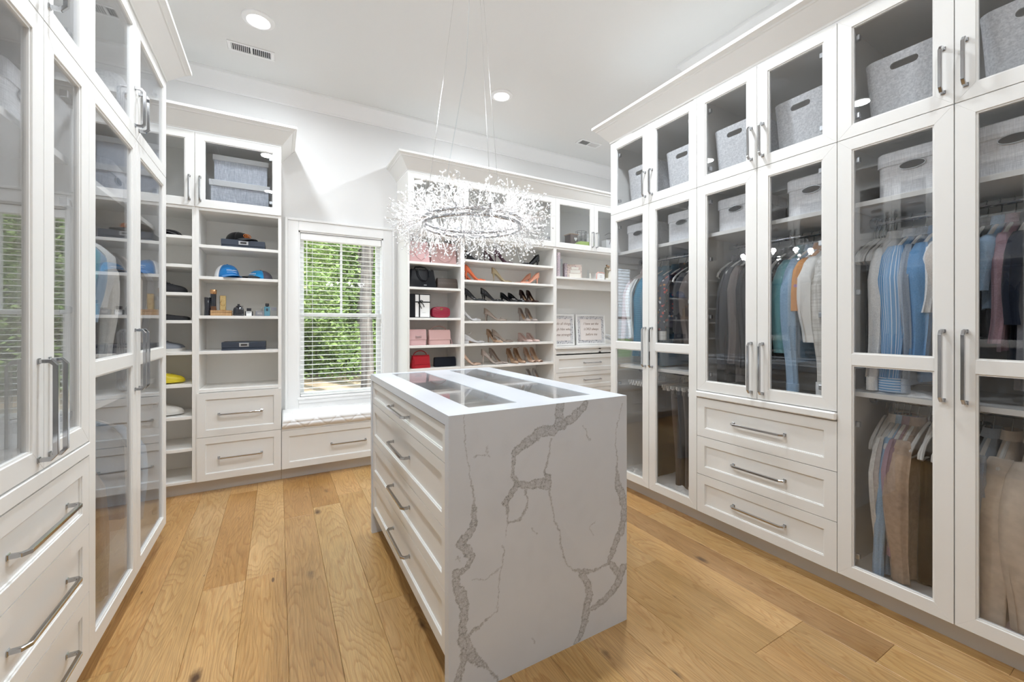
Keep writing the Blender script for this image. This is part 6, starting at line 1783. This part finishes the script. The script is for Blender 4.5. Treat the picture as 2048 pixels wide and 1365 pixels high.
for i in range(12):
    a = -0.8 + 1.6 * i / 11
    MB().tube([(0, 0, 0), (0.085 * math.sin(a), 0.085 * math.cos(a), 0.006)], 0.0022, 5).build('tooth', M['dark'], t)
MB().tube([(0.02 * math.sin(a), 0.02 * math.cos(a), 0.002) for a in [-1.2 + 2.4 * i / 8 for i in range(9)]], 0.006, 6).build('spine', M['black'], t)
t = thing('eyeglass_case', 'grey eyeglass case under the left glass', 'case', (0.66, 1.90, iz), 0.5)
MB().rings([[(x, y, z) for x, y in rrect(w_, d_, 0.02, 4)] for w_, d_, z in ((0.15, 0.055, 0), (0.16, 0.062, 0.012), (0.155, 0.058, 0.03), (0.13, 0.03, 0.038))]).build('body', M['greyglass'], t, smooth=50)
for i, (x, y) in enumerate(((1.04, 1.72 - 0.12), (1.08, 1.64 - 0.10))):
    t = thing('crystal_clip', 'crystal hair clip under the right glass, %s one' % ('left' if i == 0 else 'right'), 'hair clip', (x, y, iz), 0.4)
    MB().box(-0.028, 0.028, -0.004, 0.004, 0, 0.012).build('base', M['gold'], t, bevel=0.001)
    q = MB()
    for k in range(7): q.ball((-0.026 + k * 0.0085, 0, 0.018 + 0.004 * (k % 2)), 0.0055, nu=6, nv=4)
    q.build('stones', M['sparkle'], t)

# ================================================================== OUTDOORS
def mk_leaf(name, a, b_):
    m, nt, b = newmat(name)
    v = objcoord(nt); n = nd(nt, 'ShaderNodeTexNoise', i_Scale=2.5, i_Detail=6.0, i_Roughness=0.8); nt.links.new(v, n.inputs['Vector'])
    r = ramp(nt, [(0.35, a), (0.65, b_)]); nt.links.new(n.outputs[0], r.inputs[0]); nt.links.new(r.outputs[0], b.inputs['Base Color'])
    b.inputs['Roughness'].default_value = 0.55
    tr = nd(nt, 'ShaderNodeBsdfTranslucent'); nt.links.new(r.outputs[0], tr.inputs[0])
    mx = nd(nt, 'ShaderNodeMixShader'); mx.inputs[0].default_value = 0.4
    out = nt.nodes['Material Output']
    nt.links.new(b.outputs[0], mx.inputs[1]); nt.links.new(tr.outputs[0], mx.inputs[2]); nt.links.new(mx.outputs[0], out.inputs[0])
    return m
M['leaf1'] = mk_leaf('leaf_green', (0.10, 0.18, 0.05), (0.30, 0.40, 0.13))
M['leaf2'] = mk_leaf('leaf_light_green', (0.17, 0.26, 0.08), (0.45, 0.52, 0.20))
M['bark'] = mk_linen('grey_bark', (0.05, 0.045, 0.042), (0.15, 0.135, 0.125), 14)
M['ground'] = plain('leaf_litter_ground', (0.24, 0.185, 0.13), rough=0.95, bscale=3, vary=0.4)
M['grass'] = plain('grass', (0.14, 0.24, 0.05), rough=0.95, bscale=4, vary=0.4)
GZ = -0.45
g_ = struct(MB().box(-30, 30, YW + T + 0.01, 50, GZ - 0.1, GZ).build('ground', M['ground']))
g2 = MB().box(-30, 30, 15.5, 50, GZ, GZ + 0.02).build('lawn', M['grass']); g2['kind'] = 'stuff'; g2['label'] = 'green undergrowth beyond the bare ground outside the window'; g2['category'] = 'grass'
def leaf_mesh(seed, n, R, H, size, zc, mat):
    rg = random.Random(seed); m_ = MB()
    cl = []
    for _ in range(70):
        while True:
            p = Vector((rg.uniform(-1, 1), rg.uniform(-1, 1), rg.uniform(-1, 1)))
            if 0.35 < p.length < 1: break
        cl.append((Vector((p.x * R, p.y * R, zc + p.z * H)), rg.uniform(0.18, 0.36) * R))
    for i in range(n):
        c, r = cl[rg.randrange(len(cl))]
        d = Vector((rg.gauss(0, 1), rg.gauss(0, 1), rg.gauss(0, 1))).normalized() * r * rg.uniform(0.5, 1)
        p = c + d
        e = Vector((rg.uniform(-1, 1), rg.uniform(-1, 1), rg.uniform(-0.5, 0.5))).normalized(); f = e.cross(Vector((rg.uniform(-1, 1), rg.uniform(-1, 1), rg.uniform(-1, 1)))).normalized()
        s = size * rg.uniform(0.6, 1.3); b = len(m_.v)
        m_.v += [tuple(p - e * s), tuple(p + f * s * 0.45), tuple(p + e * s), tuple(p - f * s * 0.45)]
        m_.f.append((b, b + 1, b + 2, b + 3))
    return m_.mesh('foliage', mat)
crowns = [leaf_mesh(1, 20000, 2.1, 3.3, 0.055, 3.4, M['leaf1']), leaf_mesh(2, 20000, 1.9, 3.0, 0.055, 3.1, M['leaf2']), leaf_mesh(3, 20000, 2.3, 2.6, 0.058, 2.6, M['leaf1'])]
trunkm = MB().tube([(0, 0, -0.1), (0.05, 0, 1.0), (0.0, 0.05, 2.4), (0.08, 0, 4.0)], [0.12, 0.10, 0.08, 0.04], 8).mesh('trunk', M['bark'], smooth=50)
i = 0
for yy, xs in ((14.5, (-4.5, -1.0, 2.0, 5.0, 8.5, 12.0)), (17.5, (-6.0, -2.5, 0.6, 3.6, 7.0, 10.5, 14.0)), (21.5, (-7, -3, 1.5, 5.5, 9.5, 14, 18)), (27.0, (-10, -5, 0, 4, 8, 12, 16, 21))):
    for x in xs:
        t = thing('tree', ('dense leafy green tree standing in the wood outside the window', 'pale green leafy tree standing in the wood outside the window', 'broad low green tree standing in the wood outside the window')[i % 3], 'tree', (x + rnd.uniform(-0.5, 0.5), yy + rnd.uniform(-0.6, 0.6), GZ), rnd.uniform(0, 6), 'trees in the wood outside the window')
        sc_ = 1.05 + (yy - 14) * 0.11
        t.scale = (sc_, sc_, sc_ * 1.1)
        o = D.objects.new('foliage', crowns[i % 3]); COL.objects.link(o); o.parent = t; o['kind'] = 'stuff'
        o = D.objects.new('trunk', trunkm); COL.objects.link(o); o.parent = t
        i += 1
sq = 0
for yy, zo in ((16.2, -1.9), (19.5, -1.4), (24.0, 0.4)):
    for x in range(-6, 20, 3):
        t = thing('shrub', 'leafy green undergrowth shrub beneath the trees outside the window', 'shrub', (x + rnd.uniform(-0.8, 0.8), yy + rnd.uniform(-0.5, 0.5), GZ), rnd.uniform(0, 6), 'undergrowth outside the window')
        o = D.objects.new('foliage', crowns[(sq * 2 + 1) % 3]); COL.objects.link(o); o.parent = t; o['kind'] = 'stuff'; o.location = (0, 0, zo); o.scale = (1.1, 1.1, 0.9)
        sq += 1
for x, y, r, lb in ((1.66, 9.3, 0.13, 'tall straight grey pine trunk seen at the right of the window'), (2.75, 9.0, 0.20, 'thick grey trunk further right outside, mirrored in the left doors'),
                    (0.2, 12.5, 0.09, 'thin dark trunk among the leaves, left part of the window'), (4.2, 9.6, 0.22, 'thick grey trunk outside, far right of the window')):
    rg = random.Random(int(x * 10)); rs = []
    for k in range(24):
        z = -0.1 + k * 0.45; rr_ = r * (1 - 0.015 * k) * (1.25 if k == 0 else 1)
        rs.append([(rr_ * (1 + 0.10 * math.sin(7 * a + k)) * math.cos(a) + 0.02 * math.sin(k), rr_ * (1 + 0.1 * math.sin(5 * a - k)) * math.sin(a), z) for a in [2 * PI * j / 20 for j in range(20)]])
    o = MB().rings(rs).build('pine_trunk', M['bark'], smooth=60, loc=(x, y, GZ)); tag(o, lb, 'tree')
